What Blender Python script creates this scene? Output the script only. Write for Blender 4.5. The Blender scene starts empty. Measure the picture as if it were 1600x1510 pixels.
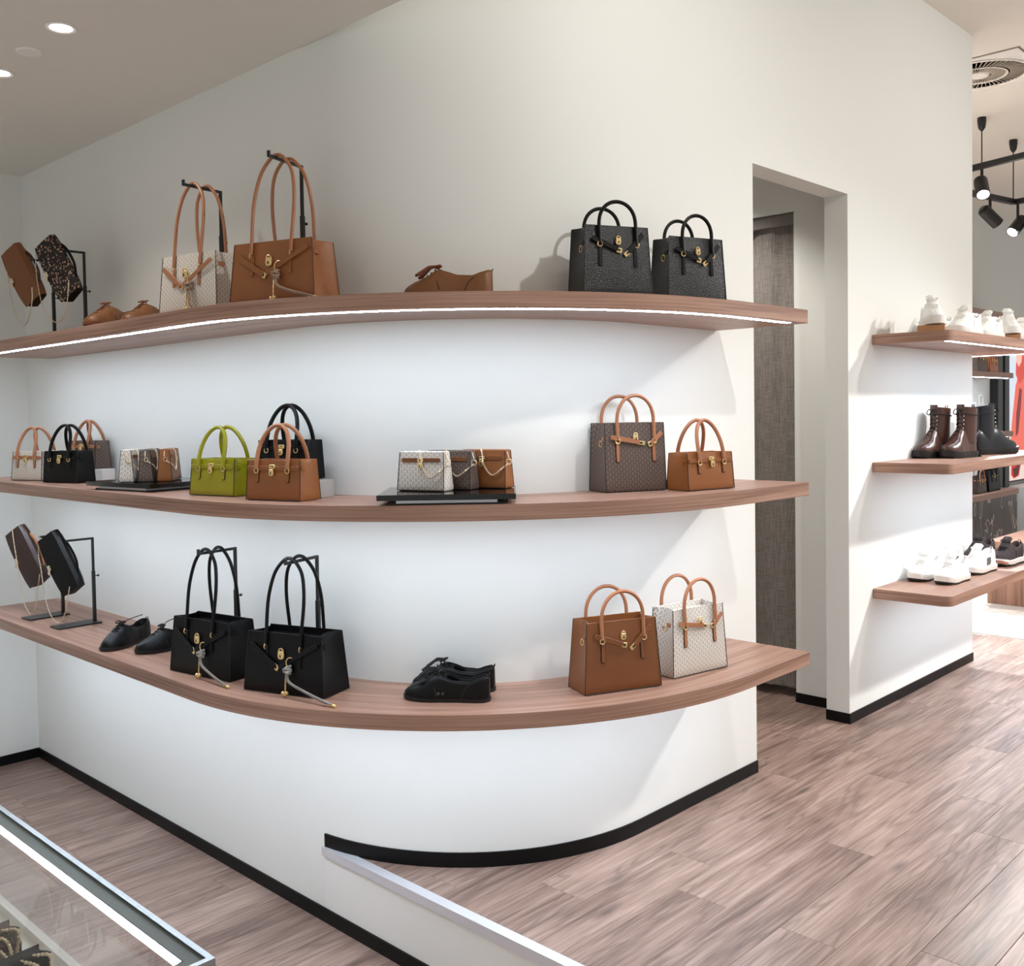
import bpy, bmesh, math, random
from math import sin, cos, pi, radians, sqrt
from mathutils import Vector, Matrix
random.seed(7)
scene = bpy.context.scene
COL = scene.collection

# ------------------------------------------------------------------ camera
YAW, PITCH, ROLL = radians(43.978), radians(-1.940), radians(-0.899)
fw = Vector((cos(YAW)*cos(PITCH), sin(YAW)*cos(PITCH), sin(PITCH)))
rt = Vector((sin(YAW), -cos(YAW), 0)); up = rt.cross(fw)
r2 = rt*cos(ROLL) + up*sin(ROLL); u2 = -rt*sin(ROLL) + up*cos(ROLL)
cam_data = bpy.data.cameras.new('camera'); cam = bpy.data.objects.new('camera', cam_data); COL.objects.link(cam)
M = Matrix.Identity(4)
for i in range(3):
    M[i][0], M[i][1], M[i][2] = r2[i], u2[i], -fw[i]
M.translation = (-1.810, -1.925, 1.350)
cam.matrix_world = M
cam_data.sensor_fit = 'HORIZONTAL'; cam_data.sensor_width = 36.0
cam_data.lens = 1564.85/1600*36.0
cam_data.shift_y = -54.15/1600
cam_data.clip_start = 0.02; cam_data.clip_end = 100
scene.camera = cam

# ------------------------------------------------------------------ world, exposure
world = bpy.data.worlds.new('world'); scene.world = world; world.use_nodes = True
bg = world.node_tree.nodes['Background']
bg.inputs[0].default_value = (1.0, 0.995, 0.975, 1); bg.inputs[1].default_value = 0.45
vs = scene.view_settings
vs.view_transform = 'Standard'; vs.look = 'None'; vs.gamma = 1.0; vs.exposure = 0.41; vs.use_curve_mapping = False
LED_STRENGTH = 38.0
SPOT_A, SPOT_B, SPOT_C = 60.0, 10.0, 74.0
DOWN_W = 9.0

# ------------------------------------------------------------------ mesh helpers
class MB:
    def __init__(s): s.v = []; s.f = []; s.uv = {}
    def add(s, vs, fs):
        o = len(s.v); s.v += [tuple(x) for x in vs]; s.f += [tuple(i+o for i in f) for f in fs]; return s
    def box(s, x0, x1, y0, y1, z0, z1):
        return s.add([(x0,y0,z0),(x1,y0,z0),(x1,y1,z0),(x0,y1,z0),(x0,y0,z1),(x1,y0,z1),(x1,y1,z1),(x0,y1,z1)],
            [(3,2,1,0),(4,5,6,7),(0,1,5,4),(1,2,6,5),(2,3,7,6),(3,0,4,7)])
    def obox(s, c, ax, ay, az):
        c, ax, ay, az = Vector(c), Vector(ax), Vector(ay), Vector(az)
        if ax.cross(ay).dot(az) < 0: az = -az
        vs = [c+ax*a+ay*b+az*d for d in (-1,1) for a,b in ((-1,-1),(1,-1),(1,1),(-1,1))]
        return s.add(vs, [(3,2,1,0),(4,5,6,7),(0,1,5,4),(1,2,6,5),(2,3,7,6),(3,0,4,7)])
    def loft(s, rings, cap0=True, cap1=True, closed=True):
        n = len(rings[0]); vs = [p for r in rings for p in r]; fs = []
        for i in range(len(rings)-1):
            for j in range(n if closed else n-1):
                k = (j+1) % n
                fs.append((i*n+j, i*n+k, (i+1)*n+k, (i+1)*n+j))
        if cap0: fs.append(tuple(reversed(range(n))))
        if cap1: fs.append(tuple((len(rings)-1)*n+j for j in range(n)))
        return s.add(vs, fs)
    def tube(s, pts, r, n=8, caps=True, closed=False, flat=1.0, upv=None):
        pts = [Vector(p) for p in pts]; m = len(pts)
        rr = r if isinstance(r, (list, tuple)) else [r]*m
        T = []
        for i in range(m):
            a = pts[(i-1) % m] if (closed or i > 0) else pts[0]
            b = pts[(i+1) % m] if (closed or i < m-1) else pts[-1]
            T.append((b-a).normalized())
        nrm = Vector(upv) if upv else Vector((0,0,1))
        if abs(nrm.dot(T[0])) > .95: nrm = Vector((1,0,0)) if abs(T[0].x) < .9 else Vector((0,1,0))
        rings = []
        for i in range(m):
            nrm = (nrm - T[i]*nrm.dot(T[i])).normalized(); bn = T[i].cross(nrm)
            rings.append([pts[i] + nrm*(cos(2*pi*k/n)*rr[i]) + bn*(sin(2*pi*k/n)*rr[i]*flat) for k in range(n)])
        if closed: rings.append(rings[0]); caps = False
        return s.loft(rings, caps, caps)
    def lathe(s, prof, n=16, c=(0,0,0), ax=(0,0,1)):
        az = Vector(ax).normalized(); q = az.to_track_quat('Z', 'Y'); c = Vector(c)
        rings = [[c + q @ Vector((r*cos(2*pi*k/n), r*sin(2*pi*k/n), z)) for k in range(n)] for r, z in prof]
        return s.loft(rings, True, True)
    def ball(s, c, r, n=10, m=6, sc=(1,1,1)):
        c = Vector(c)
        rings = [[c + Vector((r*sc[0]*sin(pi*i/m)*cos(2*pi*k/n), r*sc[1]*sin(pi*i/m)*sin(2*pi*k/n), -r*sc[2]*cos(pi*i/m))) for k in range(n)]
                 for i in range(m+1)]
        rings[0] = [c+Vector((1e-5*cos(2*pi*k/n), 1e-5*sin(2*pi*k/n), -r*sc[2])) for k in range(n)]
        rings[-1] = [c+Vector((1e-5*cos(2*pi*k/n), 1e-5*sin(2*pi*k/n), r*sc[2])) for k in range(n)]
        return s.loft(rings)
    def torus(s, c, R, r, ax=(0,1,0), a0=0, a1=2*pi, n=14, m=6, sx=1, sz=1):
        az = Vector(ax).normalized(); q = az.to_track_quat('Z', 'Y'); c = Vector(c)
        full = abs(a1-a0-2*pi) < 1e-4
        pts = [c + q @ Vector((R*sx*cos(a0+(a1-a0)*k/n), R*sz*sin(a0+(a1-a0)*k/n), 0)) for k in range(n if full else n+1)]
        return s.tube(pts, r, m, closed=full, upv=az)
    def rprism(s, c, w, h, rad, d, ax=(1,0,0), ay=(0,0,1), az=(0,-1,0), n=4):
        c, ax, ay, az = Vector(c), Vector(ax), Vector(ay), Vector(az)
        def ring(ins, k):
            out = []
            ww, hh, r = w/2-ins, h/2-ins, max(rad-ins, 1e-4)
            for qx, qy, a0 in ((1,1,0),(-1,1,pi/2),(-1,-1,pi),(1,-1,1.5*pi)):
                for i in range(n+1):
                    a = a0 + i/n*pi/2
                    out.append(c + ax*(qx*(ww-r)+r*cos(a)) + ay*(qy*(hh-r)+r*sin(a)) + az*k)
            return out
        b = min(d*.3, rad*.5)
        rg = [ring(b,-d/2), ring(0,-d/2+b), ring(0,d/2-b), ring(b,d/2)]
        if ax.cross(ay).dot(az) < 0: rg.reverse()
        return s.loft(rg)
    def build(s, name, mat, parent=None, angle=38, smooth=True):
        me = bpy.data.meshes.new(name); me.from_pydata(s.v, [], s.f)
        me.materials.append(mat)
        bm = bmesh.new(); bm.from_mesh(me); bmesh.ops.recalc_face_normals(bm, faces=bm.faces); bm.to_mesh(me); bm.free()
        if smooth:
            me.polygons.foreach_set('use_smooth', [True]*len(me.polygons)); me.set_sharp_from_angle(angle=radians(angle))
        me.update()
        o = bpy.data.objects.new(name, me); COL.objects.link(o)
        if parent: o.parent = parent
        return o

def tag(o, label, cat=None, group=None, kind=None):
    if label: o['label'] = label
    if cat: o['category'] = cat
    if group: o['group'] = group
    if kind: o['kind'] = kind
    return o
def thing(name, label, cat, loc=(0,0,0), rz=0, group=None):
    o = bpy.data.objects.new(name, None); COL.objects.link(o); o.empty_display_size = .05
    o.location = loc; o.rotation_euler = (0,0,radians(rz))
    return tag(o, label, cat, group)
def struct(name, mb, mat, label, parent=None, **k):
    o = mb.build(name, mat, parent, **k)
    if not parent: tag(o, label, kind='structure')
    return o
def copy_tree(o, parent=None):
    c = o.copy(); COL.objects.link(c)
    if parent: c.parent = parent
    for ch in list(o.children): copy_tree(ch, c)
    return c
def lerp(a, b, t): return a+(b-a)*t
def interp(tab, s):
    for (a, va), (b, vb) in zip(tab, tab[1:]):
        if s <= b:
            t = 0 if b == a else (s-a)/(b-a); t = max(0, min(1, t)); t = t*t*(3-2*t)*.5+t*.5
            return va+(vb-va)*t
    return tab[-1][1]
def bez(pts, n=24):
    P = [Vector(p) for p in pts]; P = [P[0]*2-P[1]]+P+[P[-1]*2-P[-2]]; out = []
    seg = len(P)-3
    for i in range(seg):
        a, b, c, d = P[i:i+4]
        k = max(2, n//seg)
        for j in range(k):
            t = j/k
            out.append(.5*((2*b)+(c-a)*t+(2*a-5*b+4*c-d)*t*t+(3*b-a-3*c+d)*t**3))
    out.append(P[-2]); return out

# ------------------------------------------------------------------ materials
def srgb(r, g, b):
    f = lambda c: (c/255/12.92) if c/255 <= .04045 else ((c/255+.055)/1.055)**2.4
    return (f(r), f(g), f(b), 1)
def nmat(name):
    m = bpy.data.materials.new(name); m.use_nodes = True
    nt = m.node_tree; return m, nt, nt.nodes['Principled BSDF']
def simple(name, col, rough=.5, metal=0, bump=0, bscale=200, spec=.5, coat=0, var=0.0, vscale=20):
    m, nt, b = nmat(name)
    b.inputs['Base Color'].default_value = col; b.inputs['Roughness'].default_value = rough; b.inputs['Metallic'].default_value = metal
    b.inputs['Specular IOR Level'].default_value = spec; b.inputs['Coat Weight'].default_value = coat
    tc = nt.nodes.new('ShaderNodeTexCoord')
    if var:
        n = nt.nodes.new('ShaderNodeTexNoise'); n.inputs['Scale'].default_value = vscale; n.inputs['Detail'].default_value = 4
        nt.links.new(tc.outputs['Object'], n.inputs['Vector'])
        mx = nt.nodes.new('ShaderNodeMix'); mx.data_type = 'RGBA'
        mx.inputs[6].default_value = tuple(c*(1-var) for c in col[:3])+(1,); mx.inputs[7].default_value = tuple(min(1, c*(1+var)) for c in col[:3])+(1,)
        nt.links.new(n.outputs['Fac'], mx.inputs[0]); nt.links.new(mx.outputs[2], b.inputs['Base Color'])
    if bump:
        v = nt.nodes.new('ShaderNodeTexVoronoi'); v.inputs['Scale'].default_value = bscale
        nt.links.new(tc.outputs['Object'], v.inputs['Vector'])
        bp = nt.nodes.new('ShaderNodeBump'); bp.inputs['Strength'].default_value = bump; bp.inputs['Distance'].default_value = .001
        nt.links.new(v.outputs['Distance'], bp.inputs['Height']); nt.links.new(bp.outputs['Normal'], b.inputs['Normal'])
    return m
def emis(name, col, st):
    m, nt, b = nmat(name)
    b.inputs['Base Color'].default_value = col; b.inputs['Emission Color'].default_value = col; b.inputs['Emission Strength'].default_value = st
    return m
def leather(name, col, rough=.42, bump=.25, scale=420, spec=.5, coat=0):
    return simple(name, col, rough, 0, bump, scale, spec, coat, var=.12, vscale=14)
def math_node(nt, op, a, b=None):
    n = nt.nodes.new('ShaderNodeMath'); n.operation = op
    for i, x in enumerate((a, b)):
        if x is None: continue
        if isinstance(x, (int, float)): n.inputs[i].default_value = x
        else: nt.links.new(x, n.inputs[i])
    return n.outputs[0]
def monogram(name, base, mark, cell=.0125, rough=.5):
    # coated canvas printed all over with small staggered zigzag letters
    m, nt, b = nmat(name); tc = nt.nodes.new('ShaderNodeTexCoord'); sp = nt.nodes.new('ShaderNodeSeparateXYZ')
    nt.links.new(tc.outputs['Object'], sp.inputs[0])
    u = math_node(nt, 'ADD', math_node(nt, 'DIVIDE', math_node(nt, 'ADD', sp.outputs[0], sp.outputs[1]), cell*.72), 100.0)
    colm = math_node(nt, 'FLOOR', u); half = math_node(nt, 'MULTIPLY', math_node(nt, 'MODULO', colm, 2.0), .5)
    v = math_node(nt, 'ADD', math_node(nt, 'DIVIDE', sp.outputs[2], cell*1.25), half)
    fu = math_node(nt, 'FRACT', u); fv = math_node(nt, 'FRACT', v)
    z = math_node(nt, 'ABSOLUTE', math_node(nt, 'SUBTRACT', math_node(nt, 'FRACT', math_node(nt, 'MULTIPLY', fu, 2.0)), .5))
    d = math_node(nt, 'ABSOLUTE', math_node(nt, 'SUBTRACT', z, math_node(nt, 'MULTIPLY', fv, .5)))
    stroke = math_node(nt, 'LESS_THAN', d, .15)
    inrow = math_node(nt, 'LESS_THAN', math_node(nt, 'ABSOLUTE', math_node(nt, 'SUBTRACT', fv, .5)), .43)
    incol = math_node(nt, 'LESS_THAN', math_node(nt, 'ABSOLUTE', math_node(nt, 'SUBTRACT', fu, .5)), .38)
    mask = math_node(nt, 'MULTIPLY', math_node(nt, 'MULTIPLY', stroke, inrow), incol)
    mx = nt.nodes.new('ShaderNodeMix'); mx.data_type = 'RGBA'; mx.inputs[6].default_value = base; mx.inputs[7].default_value = mark
    nt.links.new(mask, mx.inputs[0]); nt.links.new(mx.outputs[2], b.inputs['Base Color'])
    b.inputs['Roughness'].default_value = rough
    return m
def wood(name, dark, mid, light, lx=1.6, ly=55, lz=55, rough=.42, coord='UV', rnd=False, knots=False, spec=.4):
    m, nt, b = nmat(name); N, Lk = nt.nodes.new, nt.links.new
    tc = N('ShaderNodeTexCoord'); vec = tc.outputs[coord]
    if rnd:
        oi = N('ShaderNodeObjectInfo'); cmb = N('ShaderNodeCombineXYZ')
        Lk(math_node(nt, 'MULTIPLY', oi.outputs['Random'], 37.0), cmb.inputs[0]); Lk(math_node(nt, 'MULTIPLY', oi.outputs['Random'], 91.0), cmb.inputs[1])
        ad = N('ShaderNodeVectorMath'); ad.operation = 'ADD'; Lk(vec, ad.inputs[0]); Lk(cmb.outputs[0], ad.inputs[1]); vec = ad.outputs[0]
    mp = N('ShaderNodeMapping'); mp.inputs['Scale'].default_value = (lx, ly, lz); Lk(vec, mp.inputs['Vector'])
    n1 = N('ShaderNodeTexNoise'); n1.inputs['Scale'].default_value = 1; n1.inputs['Detail'].default_value = 6; n1.inputs['Roughness'].default_value = .65
    n1.inputs['Distortion'].default_value = .6; Lk(mp.outputs[0], n1.inputs['Vector'])
    mp2 = N('ShaderNodeMapping'); mp2.inputs['Scale'].default_value = (lx*.8, ly*.16, lz*.16); Lk(vec, mp2.inputs['Vector'])
    n2 = N('ShaderNodeTexNoise'); n2.inputs['Scale'].default_value = 1; n2.inputs['Detail'].default_value = 3; n2.inputs['Distortion'].default_value = 1.2; Lk(mp2.outputs[0], n2.inputs['Vector'])
    fac = math_node(nt, 'ADD', math_node(nt, 'MULTIPLY', n1.outputs['Fac'], .6), math_node(nt, 'MULTIPLY', n2.outputs['Fac'], .4))
    if rnd:
        fac = math_node(nt, 'ADD', fac, math_node(nt, 'MULTIPLY', math_node(nt, 'SUBTRACT', oi.outputs['Random'], .5), .10))
    cr = N('ShaderNodeValToRGB'); e = cr.color_ramp.elements
    e[0].position = .33; e[0].color = dark; e[1].position = .68; e[1].color = light
    k = e.new(.49); k.color = mid
    Lk(fac, cr.inputs[0]); col = cr.outputs[0]
    if knots:
        mp3 = N('ShaderNodeMapping'); mp3.inputs['Scale'].default_value = (.85, 8.0, 8.0); Lk(vec, mp3.inputs['Vector'])
        w = N('ShaderNodeTexNoise'); w.inputs['Scale'].default_value = 1.3; w.inputs['Detail'].default_value = 2; Lk(mp3.outputs[0], w.inputs['Vector'])
        rings = N('ShaderNodeMath'); rings.operation = 'SINE'; Lk(math_node(nt, 'MULTIPLY', w.outputs['Fac'], 95.0), rings.inputs[0])
        rm = math_node(nt, 'MULTIPLY', math_node(nt, 'GREATER_THAN', w.outputs['Fac'], .50), math_node(nt, 'MULTIPLY', math_node(nt, 'POWER', math_node(nt, 'MULTIPLY', math_node(nt, 'ADD', rings.outputs[0], 1.0), .5), 2.5), .42))
        mk = N('ShaderNodeMix'); mk.data_type = 'RGBA'; Lk(rm, mk.inputs[0]); Lk(col, mk.inputs[6]); mk.inputs[7].default_value = dark; col = mk.outputs[2]
        vo = N('ShaderNodeTexVoronoi'); vo.inputs['Scale'].default_value = 1; vo.inputs['Randomness'].default_value = 1
        mp4 = N('ShaderNodeMapping'); mp4.inputs['Scale'].default_value = (2.3, 9.0, 9.0); Lk(vec, mp4.inputs['Vector']); Lk(mp4.outputs[0], vo.inputs['Vector'])
        ms = N('ShaderNodeMapRange'); ms.inputs[1].default_value = .03; ms.inputs[2].default_value = .17; ms.inputs[3].default_value = .75; ms.inputs[4].default_value = 0
        Lk(vo.outputs['Distance'], ms.inputs[0])
        gate = N('ShaderNodeSeparateColor'); Lk(vo.outputs['Color'], gate.inputs[0])
        kf = math_node(nt, 'MULTIPLY', ms.outputs[0], math_node(nt, 'GREATER_THAN', gate.outputs[0], .45))
        mk2 = N('ShaderNodeMix'); mk2.data_type = 'RGBA'; Lk(kf, mk2.inputs[0]); Lk(col, mk2.inputs[6]); mk2.inputs[7].default_value = srgb(78,64,62); col = mk2.outputs[2]
    Lk(col, b.inputs['Base Color'])
    b.inputs['Roughness'].default_value = rough; b.inputs['Specular IOR Level'].default_value = spec
    bp = N('ShaderNodeBump'); bp.inputs['Strength'].default_value = .12; bp.inputs['Distance'].default_value = .001
    Lk(n1.outputs['Fac'], bp.inputs['Height']); Lk(bp.outputs['Normal'], b.inputs['Normal'])
    return m
def paint(name, col, rough=.6):
    m, nt, b = nmat(name); b.inputs['Base Color'].default_value = col; b.inputs['Roughness'].default_value = rough; b.inputs['Specular IOR Level'].default_value = .3
    tc = nt.nodes.new('ShaderNodeTexCoord'); n = nt.nodes.new('ShaderNodeTexNoise'); n.inputs['Scale'].default_value = 60; n.inputs['Detail'].default_value = 4
    nt.links.new(tc.outputs['Object'], n.inputs['Vector'])
    bp = nt.nodes.new('ShaderNodeBump'); bp.inputs['Strength'].default_value = .05; bp.inputs['Distance'].default_value = .002
    nt.links.new(n.outputs['Fac'], bp.inputs['Height']); nt.links.new(bp.outputs['Normal'], b.inputs['Normal'])
    return m
def marble(name):
    m, nt, b = nmat(name); tc = nt.nodes.new('ShaderNodeTexCoord'); n = nt.nodes.new('ShaderNodeTexNoise')
    n.inputs['Scale'].default_value = 2.2; n.inputs['Detail'].default_value = 3; n.inputs['Distortion'].default_value = 1.5
    nt.links.new(tc.outputs['Object'], n.inputs['Vector'])
    d = math_node(nt, 'ABSOLUTE', math_node(nt, 'SUBTRACT', n.outputs['Fac'], .5)); mk = math_node(nt, 'LESS_THAN', d, .008)
    mx = nt.nodes.new('ShaderNodeMix'); mx.data_type = 'RGBA'; mx.inputs[6].default_value = srgb(48,36,33); mx.inputs[7].default_value = srgb(170,150,140)
    nt.links.new(mk, mx.inputs[0]); nt.links.new(mx.outputs[2], b.inputs['Base Color']); b.inputs['Roughness'].default_value = .25
    return m
def fabric(name, c0, c1, s=420):
    m, nt, b = nmat(name); tc = nt.nodes.new('ShaderNodeTexCoord')
    out = []
    for sc in ((18, 18, s*2), (s, s, 14)):
        mp = nt.nodes.new('ShaderNodeMapping'); mp.inputs['Scale'].default_value = sc; nt.links.new(tc.outputs['Object'], mp.inputs['Vector'])
        n = nt.nodes.new('ShaderNodeTexNoise'); n.inputs['Scale'].default_value = 1; n.inputs['Detail'].default_value = 2; nt.links.new(mp.outputs[0], n.inputs['Vector']); out.append(n.outputs['Fac'])
    f = math_node(nt, 'MULTIPLY', math_node(nt, 'ADD', out[0], out[1]), .5)
    cr = nt.nodes.new('ShaderNodeValToRGB'); cr.color_ramp.elements[0].position = .38; cr.color_ramp.elements[1].position = .62
    cr.color_ramp.elements[0].color = c0; cr.color_ramp.elements[1].color = c1
    nt.links.new(f, cr.inputs[0]); nt.links.new(cr.outputs[0], b.inputs['Base Color']); b.inputs['Roughness'].default_value = .85
    return m
def leopard(name):
    m, nt, b = nmat(name); tc = nt.nodes.new('ShaderNodeTexCoord')
    mp = nt.nodes.new('ShaderNodeMapping'); mp.inputs['Scale'].default_value = (92,92,92); nt.links.new(tc.outputs['Object'], mp.inputs['Vector'])
    v = nt.nodes.new('ShaderNodeTexVoronoi'); v.inputs['Scale'].default_value = 1; nt.links.new(mp.outputs[0], v.inputs['Vector'])
    n = nt.nodes.new('ShaderNodeTexNoise'); n.inputs['Scale'].default_value = 1.3; nt.links.new(mp.outputs[0], n.inputs['Vector'])
    mask = math_node(nt, 'LESS_THAN', math_node(nt, 'ADD', v.outputs['Distance'], math_node(nt, 'MULTIPLY', n.outputs['Fac'], .5)), .60)
    mx = nt.nodes.new('ShaderNodeMix'); mx.data_type = 'RGBA'; mx.inputs[6].default_value = srgb(22,14,14); mx.inputs[7].default_value = srgb(168,132,108)
    nt.links.new(mask, mx.inputs[0]); nt.links.new(mx.outputs[2], b.inputs['Base Color']); b.inputs['Roughness'].default_value = .7
    return m
def braid(name, c0, c1):
    m, nt, b = nmat(name); tc = nt.nodes.new('ShaderNodeTexCoord'); ck = nt.nodes.new('ShaderNodeTexChecker'); ck.inputs['Scale'].default_value = 420
    ck.inputs[1].default_value = c0; ck.inputs[2].default_value = c1
    nt.links.new(tc.outputs['Object'], ck.inputs['Vector']); nt.links.new(ck.outputs[0], b.inputs['Base Color']); b.inputs['Roughness'].default_value = .6
    return m
def glass(name, rough=0.0, tint=(.985,.992,.99,1)):
    m, nt, b = nmat(name); b.inputs['Base Color'].default_value = tint; b.inputs['Roughness'].default_value = rough
    b.inputs['Transmission Weight'].default_value = 1; b.inputs['IOR'].default_value = 1.45
    # let light through the thin panes as clear glass does
    out = nt.nodes['Material Output']; tr = nt.nodes.new('ShaderNodeBsdfTransparent'); tr.inputs[0].default_value = tint
    gl = nt.nodes.new('ShaderNodeBsdfGlossy'); gl.inputs['Roughness'].default_value = rough
    lw = nt.nodes.new('ShaderNodeLayerWeight'); lw.inputs[0].default_value = .5
    f5 = math_node(nt, 'POWER', lw.outputs['Facing'], 5.0); fr = math_node(nt, 'ADD', math_node(nt, 'MULTIPLY', f5, .95), .045)
    mx = nt.nodes.new('ShaderNodeMixShader'); nt.links.new(fr, mx.inputs[0]); nt.links.new(tr.outputs[0], mx.inputs[1]); nt.links.new(gl.outputs[0], mx.inputs[2])
    nt.links.new(mx.outputs[0], out.inputs['Surface'])
    return m

WALL = paint('wall_paint', srgb(236,237,233)); CEIL = paint('ceiling_paint', srgb(236,231,222)); FARWALL = paint('far_wall_paint', srgb(222,225,221))
RISER = paint('riser_paint', srgb(238,238,235))
BLACKBOARD = simple('black_baseboard', srgb(6,6,7), .45, spec=.25)
SHELFWOOD = wood('walnut_laminate', srgb(118,85,70), srgb(166,128,110), srgb(196,160,142), lx=1.2, ly=130, lz=130, rough=.4)
PLANK = wood('oak_plank', srgb(94,73,65), srgb(146,121,110), srgb(184,159,147), lx=2.6, ly=75, lz=75, rough=.44, coord='Object', rnd=True, knots=True, spec=.5)
PLANKLOW = PLANK
GAP = simple('plank_gap', srgb(128,104,94), .8)
LED = emis('led_diffuser', (.74,.86,1,1), LED_STRENGTH)
ALU = simple('aluminium', srgb(222,224,230), .35, .35)
STEEL = simple('brushed_steel', srgb(170,174,176), .25, 1)
BLKMETAL = simple('black_powder_coat', srgb(18,18,19), .4)
GOLD = simple('gold_hardware', srgb(236,206,146), .3, .7)
PALEGOLD = simple('pale_gold_chain', srgb(232,214,186), .32, .6)
SHOETAN = leather('tan_shoe_leather', srgb(128,82,46), .4)
SEAM = simple('seam_thread', srgb(52,30,20), .8)
TAN = leather('tan_leather', srgb(146,88,42)); TANH = leather('tan_handle_leather', srgb(170,112,78), .4)
BROWN = leather('cognac_leather', srgb(126,75,38)); TANMINI = leather('tan_saffiano', srgb(176,104,58))
BLACK = leather('black_leather', srgb(7,7,8), .42, .2, 420, spec=.22); BLACKPEB = leather('black_pebbled_leather', srgb(12,12,13), .36, .8, 330)
LIME = leather('lime_leather', srgb(150,146,12), .36)
DKBROWN = leather('dark_brown_leather', srgb(52,32,27), .4)
EDGE = simple('dark_edge_paint', srgb(30,20,16), .5); EDGET = simple('tan_edge_paint', srgb(74,40,22), .5)
LINING = simple('dark_lining', srgb(24,20,19), .8)
CREAMMONO = monogram('cream_monogram_canvas', srgb(226,220,212), srgb(168,156,142)); BROWNMONO = monogram('brown_monogram_canvas', srgb(78,64,58), srgb(122,104,94))
LEO = leopard('leopard_hair'); ROPE = braid('braided_cord', srgb(30,30,34), srgb(190,186,178)); ROPET = braid('tan_braided_cord', srgb(96,70,56), srgb(196,172,150))
WHITELEA = leather('white_leather', srgb(240,239,236), .45, .1); WHITERUB = simple('white_rubber', srgb(238,237,233), .5); BLKRUB = simple('black_rubber', srgb(16,16,17), .55)
SUEDE = simple('dark_suede', srgb(48,38,38), .85, bump=.3, bscale=900); GREYSUEDE = simple('grey_suede', srgb(96,96,90), .85)
BOOTBR = leather('brown_boot_leather', srgb(72,44,34), .3, .15, 300, coat=.2); BOOTBK = leather('black_boot_leather', srgb(24,26,30), .3, .2, 300, coat=.2)
LACE = simple('dark_lace', srgb(20,17,16), .8); WHITELACE = simple('white_lace', srgb(235,233,228), .8); TANLACE = simple('tan_lace', srgb(120,66,36), .7)
GUM = simple('gum_rubber', srgb(182,132,112), .55)
CURTAIN = fabric('grey_linen', srgb(104,98,94), srgb(154,146,140)); RUG = fabric('grey_rug_pile', srgb(196,188,180), srgb(222,216,210), 160)
GLASS = glass('clear_glass'); BLKGLASS = simple('black_gloss_acrylic', srgb(14,14,15), .08)
MARBLE = marble('dark_marble'); WHITEPLAS = simple('white_plastic', srgb(236,234,230), .45); GREYBLOCK = simple('grey_block_paint', srgb(176,172,168), .5)
BOXWOOD = simple('tan_card', srgb(186,138,96), .6, var=.06); HOLE = emis('lamp_disc', (1,.97,.92,1), 14)
GREYRIM = simple('white_trim_ring', srgb(246,243,238), .5)

# ------------------------------------------------------------------ setting
HLOW, ZLOW, ZHIGH, Y0 = -.237, 2.491, 3.287, 2.969
XW, XD, XE, ZD, TD = 1.477, 2.245, 3.694, 2.257, .105
RF = .75
def wall_path(off=0.0, y_start=Y0, x_end=XW, rf=RF, n=28):
    c = rf; r = rf+off
    pts = [(-off, y_start)] if y_start > c else []
    if y_start > c: pts += [(-off, y_start+(c-y_start)*i/6) for i in range(1, 6)]
    for i in range(n+1):
        a = pi+(pi/2)*i/n
        p = (c+r*cos(a), c+r*sin(a))
        if p[1] <= y_start+1e-6: pts.append(p)
    pts += [(c+(x_end-c)*i/3, -off) for i in range(1, 4)]
    return pts
# curved display wall
outer = wall_path(); inner = wall_path(off=-TD)
mb = MB(); n = len(outer)
vs_ = [(x,y,z) for z in (HLOW, ZHIGH) for x,y in outer] + [(x,y,z) for z in (HLOW, ZHIGH) for x,y in inner]
fs_ = []
for i in range(n-1):
    fs_ += [(i,i+1,n+i+1,n+i), (2*n+i+1,2*n+i,3*n+i,3*n+i+1), (n+i,n+i+1,3*n+i+1,3*n+i), (i+1,i,2*n+i,2*n+i+1)]
fs_ += [(n-1,3*n-1,4*n-1,2*n-1), (0,n,3*n,2*n)]
mb.add(vs_, fs_)
struct('wall_front', mb, WALL, 'white display wall that curves round its corner', angle=30)
# lintel over the doorway, right wall block and the corridor behind
struct('wall_lintel', MB().box(XW, XD, 0, TD, ZD, ZHIGH), WALL, 'white wall over the doorway', smooth=False)
mb = MB().box(XD, 2.396, 0, TD, 0, ZHIGH).box(2.396, XE, 0, .33, 0, ZHIGH).box(2.396, XE, 1.25, 3.2, 0, ZHIGH).box(2.396, XE, .33, 1.25, 2.255, ZHIGH).box(2.60, XE, .33, 1.25, 0, 2.255)
struct('wall_right', mb, WALL, 'white wall block with wrap-round shelves', smooth=False)
struct('wall_corridor', MB().box(TD, 2.396, 1.9, 2.0, 0, ZHIGH), WALL, 'plain wall at the end of the corridor behind the doorway', smooth=False)
struct('ceiling', MB().box(TD+.7, 2.396, TD, 1.9, 2.66, 2.72), CEIL, 'corridor ceiling behind the doorway', smooth=False)
struct('wall_back', MB().box(-5.5, 0, Y0, Y0+.1, HLOW, ZLOW), WALL, 'white side wall meeting the display wall in the corner', smooth=False)
struct('wall_far', MB().box(XE+.02, 14, 1.65, 1.78, 0, ZHIGH), FARWALL, 'grey wall of the shop area beyond the corner', smooth=False)
struct('wall_riser', MB().box(.0, .03, -5, .67, HLOW, -.014), RISER, 'white face of the step between the two floors', smooth=False)
struct('ceiling', MB().box(-6, .0, -6, Y0+.1, ZLOW, ZHIGH+.12), CEIL, 'low beige ceiling over the lower floor', smooth=False)
ch = struct('ceiling', MB().box(.0, 14, -6, 3.2, ZHIGH, ZHIGH+.12), CEIL, 'high beige ceiling over the raised floor', smooth=False)
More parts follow.
